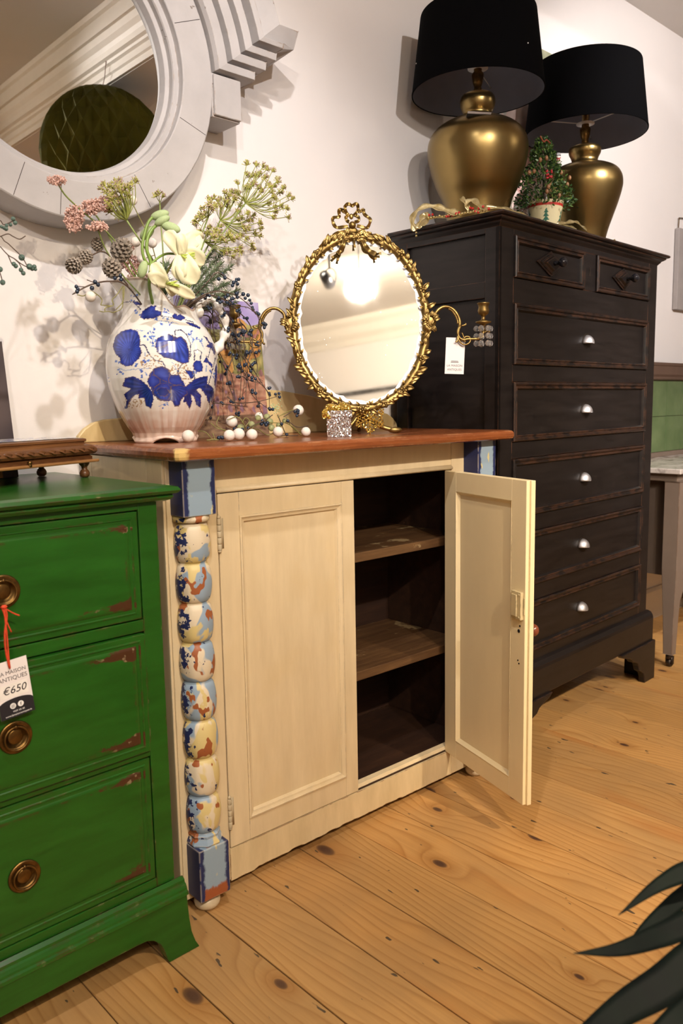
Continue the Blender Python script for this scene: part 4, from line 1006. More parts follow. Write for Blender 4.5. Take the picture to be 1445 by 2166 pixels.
# cascade of berry twigs on the right of the jug
o_ = P3(455, 640, 1.58)
t = thing('berry_cascade', o_, 0, 'tangle of dark twigs with navy berries falling from the jug to the cupboard top', 'berry twigs')
z1 = lambda L_: [(330+x*.2145, 560+y*.2145) for x, y in L_]
tw = MB(); bb = MB(); gl = MB()
strands = [([(400,340),(560,270),(700,270),(850,340),(980,470),(1020,560),(1035,700),(1000,900)],1.56),([(400,370),(520,400),(620,520),(700,700),(740,870),(780,1040)],1.60),([(450,330),(650,330),(780,420),(830,560),(860,700),(880,900),(890,1200),(880,1400)],1.57),
 ([(400,340),(600,430),(720,560),(800,750),(850,900),(870,1150),(850,1300)],1.62),([(480,200),(600,80),(700,130),(790,190),(800,260)],1.60),([(650,330),(800,450),(930,600),(950,800),(900,1000),(930,1250),(1050,1380),(1130,1430)],1.60),([(560,450),(560,600),(620,850),(700,1000),(760,1150),(790,1500)],1.64),
 ([(500,500),(540,700),(640,950),(660,1200),(660,1400)],1.66),([(500,300),(700,400),(900,420),(1000,500),(1100,590)],1.58),([(830,560),(900,650),(960,850),(1000,1000),(980,1200),(1000,1350),(1060,1500)],1.56),([(860,900),(960,1100),(1100,1250),(1120,1400)],1.59),([(620,850),(560,1000),(540,1200),(560,1450),(500,1550)],1.66),
 ([(420,330),(620,260),(760,330),(850,300)],1.58),([(700,1300),(800,1360),(1000,1350),(1190,1300)],1.60),([(560,1360),(720,1380),(900,1400)],1.62),([(850,1100),(950,1150),(1050,1160)],1.57),([(760,900),(700,1100),(760,1300),(800,1480),(760,1600)],1.62),([(880,900),(940,1000),(1000,1100),(1090,1240),(1110,1290)],1.57),
 ([(480,450),(600,560),(720,620),(780,800),(830,980),(900,1120)],1.63),([(640,400),(760,600),(820,840),(840,1100),(820,1400)],1.60)]
for L_, Y in strands:
    pts = [P3(x, y, Y + rnd.uniform(-.006,.006)) - o_ for x, y in z1(L_)]
    pts = [Vector((p.x, p.y, max(p.z, .986-o_.z))) for p in pts]
    first = P3(352, 690, 1.60) - o_
    if L_[0][0] < 520: pts = [first] + pts
    ps = bez(pts, 7); tw.tube(ps, [.0016 - .0009*i/len(ps) for i in range(len(ps))], 5)
    for i in range(10, len(ps), 5):
        d = Vector((rnd.gauss(0,1), rnd.gauss(0,.5), rnd.gauss(0,1))).normalized()*rnd.uniform(.006,.013)
        tw.tube([ps[i], ps[i]+d], .0006, 4)
        if rnd.random() < .62:
            for k in range(rnd.choice((2,3,3))): berries(bb, [ps[i]+d+Vector((rnd.uniform(-1,1), rnd.uniform(-.6,.6), rnd.uniform(-1,1)))*.006], .0040)
for p in z1([(860,290),(908,300),(765,175),(805,190),(755,205),(925,350),(880,330),(940,380),(620,140),(680,130),(700,370),(755,380)]): berries(bb, [P3(*p, 1.57)-o_], .0045)
tag(tw.build('twigs', TWIG, t, True), kind='stuff'); tag(bb.build('berries', BERRY, t, True), kind='stuff')

# ball and bead pick lying on the cupboard top
ZT = .9828
o_ = at_z(540, 935, ZT)
t = thing('ball_garland', o_, 0, 'garland of white felt balls and green tendrils lying on the cupboard top', 'garland')
grn = Mat('clear_green_bead', (.55,.60,.30), .08); grn.set('Transmission Weight', .5); grn.set('IOR', 1.4)
for (x, y, rp) in ((404,927,13),(491,924,12),(511,922,13),(539,922,12),(594,915,12),(653,914,11)):
    p = at_z(x, y+10, ZT); MB().ball((p.x-o_.x, p.y-o_.y+.010, rp*.00105+.0005), rp*.00105, 20, 12).build('white_ball', FELT, t, True)
for (x, y, rp, Y) in ((490,892,13,1.585),(548,881,10,1.60),(631,868,13,1.57)):
    p = P3(x, y, Y) - o_; MB().ball(p, rp*.00108, 20, 12).build('white_ball', FELT, t, True)
for (x, y, rp, Y) in ((509,905,9,1.58),(532,898,8,1.58),(546,884,7,1.58),(565,882,8,1.59),(571,892,8,1.58),(574,905,8,1.57),(565,895,7,1.60),(590,900,7,1.58),(602,890,6,1.58)):
    p = P3(x, y, Y) - o_; MB().ball(p, rp*.00105, 16, 10).build('green_bead', grn.m, t, True)
b = MB(); bb = MB(); gb = MB()
for L_, Y in (([(330,1660),(440,1640),(500,1660),(560,1720),(640,1700),(700,1640)],1.56),([(540,1560),(600,1610),(680,1630),(730,1660)],1.56),([(500,1750),(560,1720),(620,1740)],1.54),([(700,1530),(800,1500),(860,1560),(900,1640),(1000,1620),(1100,1680),(1180,1640)],1.57),([(850,1560),(880,1510),(920,1540),(880,1600)],1.57),([(1180,1640),(1250,1560),(1350,1600),(1445,1700)],1.56),([(1200,1500),(1300,1450),(1390,1420)],1.57),([(900,1700),(960,1600),(1060,1560),(1200,1560)],1.56),([(1280,1500),(1340,1600),(1420,1660),(1480,1640)],1.57),([(620,1500),(600,1580),(680,1640)],1.58),([(560,1660),(580,1740),(500,1760)],1.55)):
    ps = bez([P3(*p, Y+rnd.uniform(-.008,.008)) - o_ for p in z1(L_)], 7); ps = [Vector((p.x, p.y, max(p.z, .0015))) for p in ps]; b.tube(ps, .0011, 5)
for L_, Y in (([(700,1720),(850,1660),(950,1590),(1060,1540),(1150,1480)],1.55),([(1260,1500),(1390,1420),(1400,1480)],1.56),([(1200,1480),(1290,1700)],1.57),([(1300,1540),(1390,1600),(1500,1590)],1.56),([(1200,1700),(1290,1680),(1400,1720)],1.56)):
    ps = bez([P3(*p, Y) - o_ for p in z1(L_)], 6); ps = [Vector((p.x, p.y, max(p.z, .0015))) for p in ps]; gb.tube(ps, .0012, 5)
berries(bb, [(lambda p: Vector((p.x, p.y, max(p.z, .005))))(P3(*p, 1.555)-o_) for p in z1([(640,1700),(620,1730),(660,1720),(690,1700),(655,1745),(850,1625),(910,1610),(1040,1570),(1070,1560),(1100,1560),(1050,1540),(1085,1580),(1370,1450),(1400,1460),(1390,1490),(1400,1440),(1290,1690),(1300,1540),(1240,1570)])], .0045)
b.build('tendrils', TEND, t, True); gb.build('twigs', TWIG, t, True); tag(bb.build('berries', BERRY, t, True), kind='stuff')
gl = MB(); c0 = P3(583, 862, 1.60)-o_
for k in range(40): 
    d = Vector((rnd.gauss(0,1), rnd.gauss(0,.4), rnd.gauss(0,.7)))*.008; gl.ball(c0+d, .0016, 5, 4)
tag(gl.build('glitter_sprig', plain('green_glitter', (.45,.55,.30), .2, spec=1.0, scale=900, var=.6), t), kind='stuff')

# ---------------- painted canvases (colour only, on a fine grid)
def canvas(name, label, x0, x1, z0, h, y_bot, y_top, fn, mat_, nx, ny, th=.012, group=None, border=None):
    t = thing(name, ((x0+x1)/2, y_bot, z0), 0, label, 'painting', group)
    w_ = x1-x0; tilt = math.atan2(y_top-y_bot, h); t.rotation_euler = (-tilt, 0, 0)
    vs = []; cols = []
    for j in range(ny+1):
        for i in range(nx+1):
            u, v = i/nx, j/ny; vs.append((-w_/2+w_*u, -.0004, h*v)); cols.append(fn(u, v))
    fs = [(j*(nx+1)+i, j*(nx+1)+i+1, (j+1)*(nx+1)+i+1, (j+1)*(nx+1)+i) for j in range(ny) for i in range(nx)]
    o = MB().add(vs, fs).build('painted_front', mat_, t); set_cols(o, np.clip(np.array(cols), .002, 1))
    MB().box(-w_/2, w_/2, 0, th, 0, h).build('canvas_board', border or CARD, t)
    return t
def nz(u, v, s, o=0): return mn.noise(Vector((u*s, v*s, o)))
def mixc(a, b, t): t = max(0, min(1, t)); return [a[i]*(1-t)+b[i]*t for i in range(3)]
def garden(u, v):
    n1, n2, n3 = nz(u, v, 6), nz(u, v, 14, 3), nz(u*1.6, v*5, 9, 8)
    if v > .78: c = mixc((.30,.24,.50), (.45,.40,.62), .5+n1)
    else: c = (.3,.3,.2)
    fol = .78 + .12*n1 - .25*max(0, .45-u)
    if .42 < v < fol+.06:
        c = mixc((.12,.13,.05), (.42,.36,.14), .5+n2*1.2)
        if n1 > .15: c = mixc(c, (.60,.25,.07), .7)
        if n2 < -.3: c = mixc(c, (.30,.13,.16), .7)
    if v <= .46+.04*n1:
        c = mixc((.30,.13,.09), (.44,.25,.17), .5+n3*1.5)
        if n2 > .3: c = mixc(c, (.20,.12,.20), .7)
    if .18 < u < .36 and v < .50 and v > .12: c = mixc(c, (.05,.03,.025), .8 + n2)
    if v < .16: c = mixc((.13,.07,.05), (.26,.17,.10), .5+n3)
    return c
OIL = vcol_mat('oil_paint', .45, .35).m
canvas('garden_painting', 'small unframed garden painting, purple and brown, leaning behind the jug', 1.055, 1.310, .9828, .345, 1.695, 1.728, garden, OIL, 150, 200)
def still(u, v):
    n1, n2 = nz(u, v, 5), nz(u, v, 16, 4)
    c = mixc((.035,.025,.03), (.07,.05,.05), .5+n1)
    if v < .62 and u < .80 - .1*v: c = mixc((.12,.09,.07), (.20,.16,.12), .5+n1)
    bx = abs(u-.84)/.055
    if v < .28 and bx < 1.0: c = mixc((.16,.06,.015), (.40,.20,.05), .5+n2)
    if .28 <= v < .42 and bx < .45: c = (.16,.13,.10)
    if v < .10 and u < .75: c = mixc((.20,.20,.06), (.35,.30,.12), .5+n2)
    if bx < .25 and .10 < v < .26: c = mixc(c, (.55,.50,.40), .5)
    return c
canvas('still_life_painting', 'dark still life painting with a bottle, leaning on the wall above the green chest', .335, .646, .920, .285, 1.70, 1.74, still, OIL, 120, 120, border=BLACK)
def floral(u, v):
    n1, n2, n3 = nz(u, v, 5), nz(u, v*1.5, 12, 4), nz(u, v, 30, 6)
    c = mixc((.36,.36,.30), (.52,.50,.45), .5+n1)
    if v > .80: c = mixc((.24,.26,.17), (.38,.38,.27), .5+n2)
    d = math.hypot((u-.35)/.5, (v-.42)/.30)
    if d < 1.0 + .4*n2: c = mixc((.58,.40,.36), (.72,.60,.56), .5+n2)
    if d < .55 + .3*n1: c = mixc((.45,.22,.20), (.66,.44,.40), .5+n3)
    if u < .16 - .1*n2 and v < .5: c = mixc(c, (.20,.19,.13), .8)
    return c
canvas('floral_painting', 'tall unframed pink flower painting leaning against the wall behind the two lamps', 2.395, 2.745, 1.5685, .750, 1.733, 1.766, floral, OIL, 120, 180)
tf = thing('picture_frame', BL(-.20+.55-.0, .33), 0)
tf.location = (3.0, 1.72, 1.5685) if False else BL(-.055, .345)
tag(tf, 'small upright gold and dark picture frame at the back right corner of the black chest', 'picture frame')
tf.rotation_euler = (R(-8), 0, R(20))
MB().prism([(-.07,0),(.055,0),(.055,.118),(.035,.150),(-.05,.150),(-.07,.118)], -.006, .006, 'y').build('frame', BLACK, tf)
MB().prism([(-.055,.010),(.042,.010),(.042,.110),(.026,.135),(-.042,.135),(-.055,.110)], -.009, -.006, 'y').build('gold_inset', GILT, tf)

# ---------------- lamps
def lamp(cx, cy, xpx, zprof, shade_z, sr0, sr1, sh, label, xsh=None):
    t = thing('table_lamp', (cx, cy, ZB), 0, label, 'lamp', 'brass table lamps with black shades')
    pr = []
    for (yp, r_) in zprof: pr.append((r_, (at_y(xpx, yp, cy).z if yp > 10 else yp+ZB) - ZB))
    # smooth profile
    zz_ = [p[1] for p in pr]; pts = bez([(p[0], 0, p[1]) for p in pr], 5)
    MB().lathe([(max(.001, p.x), max(0, p.z)) for p in pts], seg=64).build('lamp_base', BRASS, t, True)
    ztop = pr[-1][1]
    MB().lathe([(.009,ztop-.004),(.012,ztop+.006),(.010,ztop+.012),(.014,ztop+.022),(.018,ztop+.045),(.017,ztop+.050),(.012,ztop+.055),(.013,ztop+.10),(.0,ztop+.101)], seg=24).build('socket', DKBRASS, t, True)
    z0 = shade_z-ZB
    sh_ = MB().lathe([(sr0,z0),(sr0+.001,z0+.004),(sr1+.001,z0+sh-.003),(sr1,z0+sh)], seg=72, cap=False).build('lamp_shade', SHADE, t, True)
    MB().lathe([(sr0-.001,z0+.0006),(sr0-.002,z0+.004),(sr1-.002,z0+sh-.003),(sr1-.001,z0+sh-.0006)], seg=72, cap=False).build('shade_lining', SHADEIN, sh_, True)
    MB().lathe([(sr0-.0015,z0),(sr0+.001,z0-.0012),(sr0+.002,z0),(sr0+.002,z0+.004)], seg=72, cap=False).build('shade_rim', SHADE, sh_, True)
    b = MB(); zr = ztop+.062
    b.lathe([(.014,zr),(.030,zr+.001),(.030,zr+.004),(.014,zr+.005)], seg=28)
    for k in range(3):
        a = R(25+120*k); b.tube([(.028*math.cos(a), .028*math.sin(a), zr+.003), ((sr0-.006)*math.cos(a), (sr0-.006)*math.sin(a), zr+.010)], .0017, 6)
    b.build('shade_spider', WHITEPL, sh_, True)
    MB().tube([(0,.0,ztop+.10),(0,0,ztop+.14)], .011, 16).ball((0,0,ztop+.16), .028, 18, 12).build('light_bulb', WHITEPL, t, True)
    return t
L1 = lamp(2.032, 1.572, 1016, [(.0,.078),(.002,.084),(.02,.088),(430,.103),(400,.122),(365,.139),(335,.1485),(310,.1485),(290,.139),(275,.120),(263,.092),(254,.058),(249,.043),(243,.041),(236,.046),(226,.051),(215,.052),(206,.047),(200,.034),(196,.014)], 1.968, .194, .168, .218, 'larger brass urn lamp with a black drum shade, at the left on the black chest')
L2c = at_y(1236, 380, 1.53)
L2 = lamp(L2c.x, 1.53, 1236, [(.0,.062),(.002,.068),(.02,.071),(490,.082),(460,.098),(430,.114),(405,.1245),(390,.1265),(375,.122),(362,.108),(354,.085),(349,.060),(346,.046),(340,.043),(333,.046),(325,.052),(316,.053),(311,.047),(307,.030),(304,.012)], at_y(1237, 284, 1.53).z, .200, .176, .215, 'smaller brass urn lamp with a black drum shade, at the right on the black chest')
# tag looped on the left lamp's neck
p = at_y(1012, 246, 1.50)
t = thing('lamp_price_tag', (p.x, p.y, p.z), R(-38), 'small black and white card tag looped round the neck of the left lamp', 'tag')
t.rotation_euler = (R(62), R(2), R(-38))
MB().box(-.034,.034,-.0004,.0004,-.016,.016).build('tag_card', INK, t)
MB().box(-.034,.034,-.0009,-.0005,.009,.016).build('white_band', CARD, t)
MB().box(-.006,.000,-.0013,-.001,-.010,-.004).build('badge', WHITEINK, t); MB().box(.004,.010,-.0013,-.001,-.010,-.004).build('badge', WHITEINK, t)

# ---------------- little Christmas tree in a painted pot
Yt = 1.455; pt_ = at_y(1152, 470, Yt); TX = pt_.x
t = thing('potted_tree', (TX, Yt, ZB), 0, 'little decorated artificial Christmas tree in a cream pot, between the two lamps', 'potted tree')
va_ = math.atan2(-Yt, -TX); NA2, NZ2 = 160, 60; vs = []; cols = []
for j in range(NZ2+1):
    for i in range(NA2):
        f = -math.pi+2*math.pi*i/NA2; tt = j/NZ2; z = .092*tt; r_ = .040+.016*tt; a = va_+f
        vs.append((r_*math.cos(a), r_*math.sin(a), z)); c = (.62,.55,.33)
        if .076 < z < .0835: c = (.45,.03,.02)
        for fc in (-65, 5, 75, 145, 215):
            du = (f-R(fc) + math.pi) % (2*math.pi) - math.pi; xx = du*r_*1000; zz_ = z*1000
            k = (zz_-22)/44
            if 0 < k < 1:
                lev = (k*4) % 1.0; w_ = (13-8*k)*(1-lev*.75)
                if abs(xx) < max(1.8, w_) and not (lev > .78 and abs(xx) > 3): c = (.01,.10,.06)
        cols.append(c)
fs = [(j*NA2+i, j*NA2+(i+1) % NA2, (j+1)*NA2+(i+1) % NA2, (j+1)*NA2+i) for j in range(NZ2) for i in range(NA2)]
o = MB().add(vs, fs).build('pot', vcol_mat('painted_pot', .5, .4).m, t, True); set_cols(o, np.array(cols))
MB().lathe([(.0,.085),(.053,.085)], seg=32, cap=False).build('soil', TWIG, t)
LEAFA = plain('dark_green_leaf', (.028,.075,.018), .4, var=.5, scale=120); LEAFB = plain('light_green_leaf', (.09,.16,.03), .4, var=.4, scale=120)
fa, fb = MB(), MB()
for k in range(2300):
    h = rnd.random()**1.25; rr = .086*(1-h)**.75*rnd.uniform(.55,1.05)+.004; a = rnd.uniform(0, 2*math.pi)
    p = Vector((rr*math.cos(a) - .018*h, rr*math.sin(a)-.0, .086 + .190*h + rnd.uniform(-.012,.008)))
    d = Vector((math.cos(a)*.7+rnd.gauss(0,.45), math.sin(a)*.7+rnd.gauss(0,.45), rnd.gauss(.3,.5))).normalized()
    s_ = d.cross(Vector((rnd.gauss(0,1), rnd.gauss(0,1), rnd.gauss(0,1)))).normalized()*.0032
    (fa if rnd.random() < .62 else fb).add([p, p+d*.006+s_, p+d*.013, p+d*.006-s_], [(0,1,2,3)])
tag(fa.build('foliage', LEAFA, t), kind='stuff'); tag(fb.build('light_foliage', LEAFB, t), kind='stuff')
MB().tube([(0,0,.08),(-.006,0,.16),(-.018,0,.262)], [.006,.005,.002], 8).build('trunk', TWIG, t, True)
PT = lambda px, py, Y=Yt-.06: at_y(px, py, Y) - Vector((TX, Yt, ZB))
s_ = thing_part(t, 'snowman_ornament', PT(1181, 340, Yt-.045), R(-45))
MB().ball((0,0,0), .0085, 16, 10, (1,.5,1)).build('snowman_body', WHITEPL, s_, True)
MB().ball((0,0,.011), .006, 14, 8, (1,.6,1)).build('snowman_head', WHITEPL, s_, True)
MB().box(-.007,.007,-.006,.006,.0145,.0158).box(-.0045,.0045,-.004,.004,.0158,.022).build('snowman_hat', BLKGLOSS, s_)
MB().tube([(-.006,-.004,.007),(0,-.0055,.005),(.006,-.004,.007)], .0014, 6).tube([(-.002,-.005,.006),(-.004,-.0052,-.002)], .0013, 6).tube([(.001,-.005,.006),(.004,-.0052,-.001)], .0013, 6).build('snowman_scarf', plain('red_felt', (.45,.02,.015), .8), s_, True)
b = MB()
for k in range(12): b.ball(PT(1163+rnd.uniform(-7,6), 368+rnd.uniform(-7,9)), .0035, 8, 6)
tag(b.build('red_berries', plain('red_berry', (.45,.02,.03), .3), t, True), kind='stuff')
b = MB()
for x, y in ((1156,334),(1143,338),(1160,395),(1157,405),(1183,413),(1187,365),(1200,390),(1130,362),(1205,376),(1120,365)): b.ball(PT(x, y), .0055, 8, 6, (1,1,1.3))
tag(b.build('small_cones', plain('copper_cone', (.30,.15,.07), .4, var=.5, scale=300), t, True), kind='stuff')
b = MB().tube(bez([PT(1143,288), PT(1150,300), PT(1156,296), PT(1164,303)], 4), .0025, 6); b.build('tip_ribbon', plain('rust_ribbon', (.25,.06,.03), .5), t, True)

# ---------------- gold garland on the black chest
def m_gold():
    m = Mat('gold_lame_ribbon', (.75,.60,.26), .28, .85); n1 = m.noise(m.co(), 60.0, 3)
    m.set('Base Color', m.ramp(n1, [(.3, (.55,.42,.15)), (.7, (.90,.80,.48))])); m.bump(n1, .4, .002); return m.m
GOLDR = m_gold(); REDB = plain('red_bead', (.40,.015,.012), .15); GOLDB = plain('gold_bead', (.50,.40,.18), .2, .8)
o_ = Vector(BL(-1.0, .05)); t = thing('gold_garland', o_, 0, 'gold ribbon garland with red and gold beads along the top of the black chest', 'garland')
GX = lambda px, py, X=1.825: at_x(px, py, X) - o_
GY = lambda px, py, Y=1.37: at_y(px, py, Y) - o_
def ribbon(pts, w_, nrm, name='ribbon'):
    ps = bez(pts, 7); n = len(ps)
    MB().blade(ps, [w_*(.75+.25*math.sin(i*.8)) for i in range(n)], nrm, .0006, .5).build(name, GOLDR, t, True)
ribbon([GX(880,488,1.80), GX(873,470,1.80), GX(884,446), GX(912,437), GX(940,444), GX(968,453)], .011, (-1,-.3,.5))
ribbon([GX(885,484,1.795), GX(892,466,1.81), GX(898,454), GX(905,462), GX(894,478,1.80)], .010, (-1,-.5,0))
ribbon([GX(905,464), GX(930,460), GX(960,459), GX(985,452), GX(1010,447)], .006, (-.7,-.5,.5))
ribbon([GX(976,418), GX(986,432), GX(992,446)], .007, (-.8,-.6,.2)); ribbon([GX(984,432), GX(1000,424), GX(1015,436), GX(1030,444)], .009, (-.8,-.6,.4))
ribbon([GY(1022,438,1.40), GY(1060,441), GY(1092,450), GY(1117,460)], .007, (-.5,-.8,.5)); ribbon([GY(1120,462), GY(1135,464), GY(1150,470)], .005, (-.5,-.8,.5))
ribbon([GY(1180,474), GY(1200,472), GY(1215,470), GY(1228,478), GY(1241,490)], .008, (-.5,-.8,.6)); ribbon([GY(1190,476), GY(1205,480), GY(1220,486)], .006, (-.2,-.8,.6))
b = MB(); g = MB()
for k, (x, y) in enumerate([(880,478),(877,485),(883,483),(908,455),(915,454),(950,457),(957,456),(965,452),(971,450),(995,440),(1000,441),(1006,447),(1013,441),(1012,449),(1034,442),(945,458),(1022,437)]): b.ball(GX(x, y, 1.805 if k < 3 else 1.822), .0038, 10, 6)
for q in ((1308,514),(1303,513)): b.ball(GY(*q, 1.44), .0035, 8, 6)
for (x, y) in [(881,492),(881,499)]+[(900+6*k, 463-.9*k+rnd.uniform(-2,2)) for k in range(22)]+[(1118+5*k, 460+2*k) for k in range(5)]+[(1296,512),(1300,508),(1290,510)]: g.ball(GX(x, y, 1.803 if y > 485 and x < 890 else 1.823) if x < 1050 else GY(x, y, 1.38 if x < 1200 else 1.44), .0036, 8, 6)
tag(b.build('red_beads', REDB, t, True), kind='stuff'); tag(g.build('gold_beads', GOLDB, t, True), kind='stuff')

# ---------------- oval gilt table mirror with candle arms
OC = P3(762, 683, 1.50); K = .00122; TILT = 4.5; OY = -38
om = thing('oval_mirror', (OC.x, OC.y, .9828), R(-38.5), 'oval gilt table mirror with a ribbon bow and two candle arms, on the cupboard top', 'mirror')
hC = OC.z-.9828
def T(px, py, y=0):    # point in the mirror's own upright plane
    x, z = (px-762)*K, (683-py)*K
    return Vector((x, y + z*math.tan(R(TILT)), hC + z))
A_, B_ = 139*K, 176*K
def EL(a, k=1.0, y=0, out=0): 
    x, z = (A_*k+out)*math.cos(a), (B_*k+out)*math.sin(a); return Vector((x, y + z*math.tan(R(TILT)), hC+z))
n = 96; ring_ = [EL(2*math.pi*i/n) for i in range(n+1)]
b = MB(); vs = []; 
for i in range(n):
    a = 2*math.pi*i/n
    for (o2, y2) in ((-.010,.004),(-.009,-.003),(-.002,-.010),(.006,-.009),(.012,-.002),(.012,.008),(-.010,.008)): vs.append(EL(a, 1, y2, o2 + .0015*math.sin(a*40)))
b.add(vs, [(i*7+j, i*7+(j+1) % 7, ((i+1) % n)*7+(j+1) % 7, ((i+1) % n)*7+j) for i in range(n) for j in range(7)]).build('frame', GILT, om, True)
b = MB()
def leaf3(b, p, d, up, L_, w_, curl=.3):
    d = d.normalized(); ps = [p, p+d*L_*.35+up*L_*.10, p+d*L_*.7+up*L_*.16, p+d*L_-up*L_*curl*.2]
    b.blade(ps, [w_*.5, w_, w_*.7, w_*.12], up, .003, .5)
rl = random.Random(11)
for k in range(86):
    a = 2*math.pi*k/86 + rl.uniform(-.02,.02); p = EL(a, 1, -.006, rl.uniform(-.002,.006))
    tg = Vector((-A_*math.sin(a), 0, B_*math.cos(a))).normalized(); no = Vector((math.cos(a), 0, math.sin(a)))
    flow = tg if math.cos(a) > 0 else -tg
    dr = (flow*rl.uniform(.4,1.0) + no*rl.uniform(-.15,1.1)); leaf3(b, p, dr, Vector((0,-1,0)), rl.uniform(.016,.027), rl.uniform(.0045,.0075))
    if k % 2 == 0: leaf3(b, EL(a, 1, -.007, -.006), flow*.8-no*.9, Vector((0,-1,0)), rl.uniform(.009,.013), .0035)
for a_ in (22, 52, 128, 155, 205, 232, 308, 335, 270, 250, 290):
    a = R(a_); c = EL(a, 1, -.009, .004)
    for k in range(5):
        aa = 2*math.pi*k/5; b.ball(c + Vector((math.cos(aa)*.006, 0, math.sin(aa)*.006)), .0045, 8, 6, (1,.7,1))
    b.ball(c+Vector((0,-.003,0)), .0035, 8, 6)
for sg in (-1, 1):
    c = EL(0 if sg > 0 else math.pi, 1, -.008, .010)
    b.ball(c, .020, 14, 10, (.75,.4,1.15)); 
    for k in range(16):
        aa = rl.uniform(0, 6.28); leaf3(b, c + Vector((math.cos(aa)*.008, -.006, math.sin(aa)*.012)), Vector((math.cos(aa)+sg*.4, 0, math.sin(aa))), Vector((0,-1,0)), .016, .005)
        b.ball(c + Vector((math.cos(aa)*.010, -.009, math.sin(aa)*.016)), .003, 7, 5)
b.build('leaf_casting', GILT, om, True)
# ribbon bow (traced shape, flattened strips)
z5 = lambda L_, y=-.006: [T(680+x*.0969, 430+y2*.0969, y) for x, y2 in L_]
b = MB()
def strap(L_, w_=.0042, y=-.006):
    ps = bez(z5(L_, y), 6); n_ = len(ps); b.blade([p+Vector((0,.004*math.sin(i*.45),0)) for i, p in enumerate(ps)], [w_*(.7+.3*abs(math.sin(i*.35))) for i in range(n_)], (.25,-1,0), .0035, .3)
strap([(650,360),(590,290),(565,200),(590,140),(650,130),(720,150),(790,120),(840,160),(845,250),(800,310),(750,360)])
strap([(570,300),(500,240),(440,250),(440,340),(420,400),(320,400),(295,480),(340,580),(450,610),(620,590)]); strap([(860,290),(960,240),(970,330),(1060,390),(1100,470),(1060,580),(990,620),(820,580)])
strap([(640,350),(580,400),(600,470),(660,490)]); strap([(780,340),(850,400),(840,480),(760,490)])
strap([(680,700),(560,700),(420,730),(280,790),(130,900),(20,1030)], .0055); strap([(790,700),(900,730),(1050,790),(1200,850),(1330,930),(1440,1050)], .0055)
strap([(640,780),(540,880),(500,1010),(440,1100),(380,1180)], .0062, -.010); strap([(850,800),(930,900),(980,1020),(1080,1110),(1190,1190)], .0062, -.010)
strap([(400,1150),(330,1200),(260,1250)], .003, -.010); strap([(420,1150),(400,1220),(380,1310)], .003, -.010); strap([(1150,1150),(1230,1170),(1310,1165)], .003, -.010); strap([(1150,1150),(1180,1220),(1195,1290)], .003, -.010)
strap([(740,760),(745,900),(748,1040)], .003, -.010)
b.ball(z5([(715,570)])[0]+Vector((0,-.004,0)), .0095, 14, 10).ball(z5([(715,680)])[0], .010, 14, 10, (1.4,.6,1)).ball(z5([(700,380)])[0], .0055, 10, 8, (1,.7,1.3))
b.build('ribbon_bow', GILT, om, True)
# mirror glass, with a pale scalloped band along its edge
b = MB(); vs = [EL(0, 0, .001)] + [EL(2*math.pi*i/n, 1, .001, -.004) for i in range(n)]
b.add(vs, [(0, 1+i, 1+(i+1) % n) for i in range(n)]).build('mirror_glass', OLDMIR, om)
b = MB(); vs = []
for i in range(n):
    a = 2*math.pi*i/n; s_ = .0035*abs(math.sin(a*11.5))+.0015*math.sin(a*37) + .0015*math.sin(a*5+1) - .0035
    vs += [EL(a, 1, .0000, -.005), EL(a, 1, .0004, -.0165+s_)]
PALEDGE = plain('bare_silver_edge', (.86,.88,.90), .30, .0, var=.02)
b.add(vs, [(2*i, 2*((i+1) % n), 2*((i+1) % n)+1, 2*i+1) for i in range(n)]).build('worn_glass_edge', PALEDGE, om)
MB().add([EL(2*math.pi*i/n, 1, y_, -.002) for y_ in (.006,.011) for i in range(n)], [tuple(range(n))[::-1], tuple(range(n, 2*n))] + [(i, (i+1) % n, n+(i+1) % n, n+i) for i in range(n)]).build('back_board', CARVED, om)
# foot: two scrolled feet and a rear strut
b = MB().tube(bez([T(762,868,-.004), Vector((.01,-.004,.045)), Vector((.04,-.010,.022)), Vector((.075,-.016,.010)), Vector((.100,-.018,.008))], 6), [.006]*24+[.004], 10)
b.tube(bez([T(762,868,-.004), Vector((-.01,-.004,.045)), Vector((-.03,-.012,.022)), Vector((-.05,-.018,.010)), Vector((-.062,-.020,.008))], 6), .006, 10)
b.ball((.085,-.017,.0085), .0085, 12, 8, (2.2,1,.95)).ball((-.055,-.019,.0085), .0085, 12, 8, (1.8,1,.95))
b.tube([(0,.004,.05),(0,.075,.006)], [.005,.005], 8)
b.build('foot', GILT, om, True)
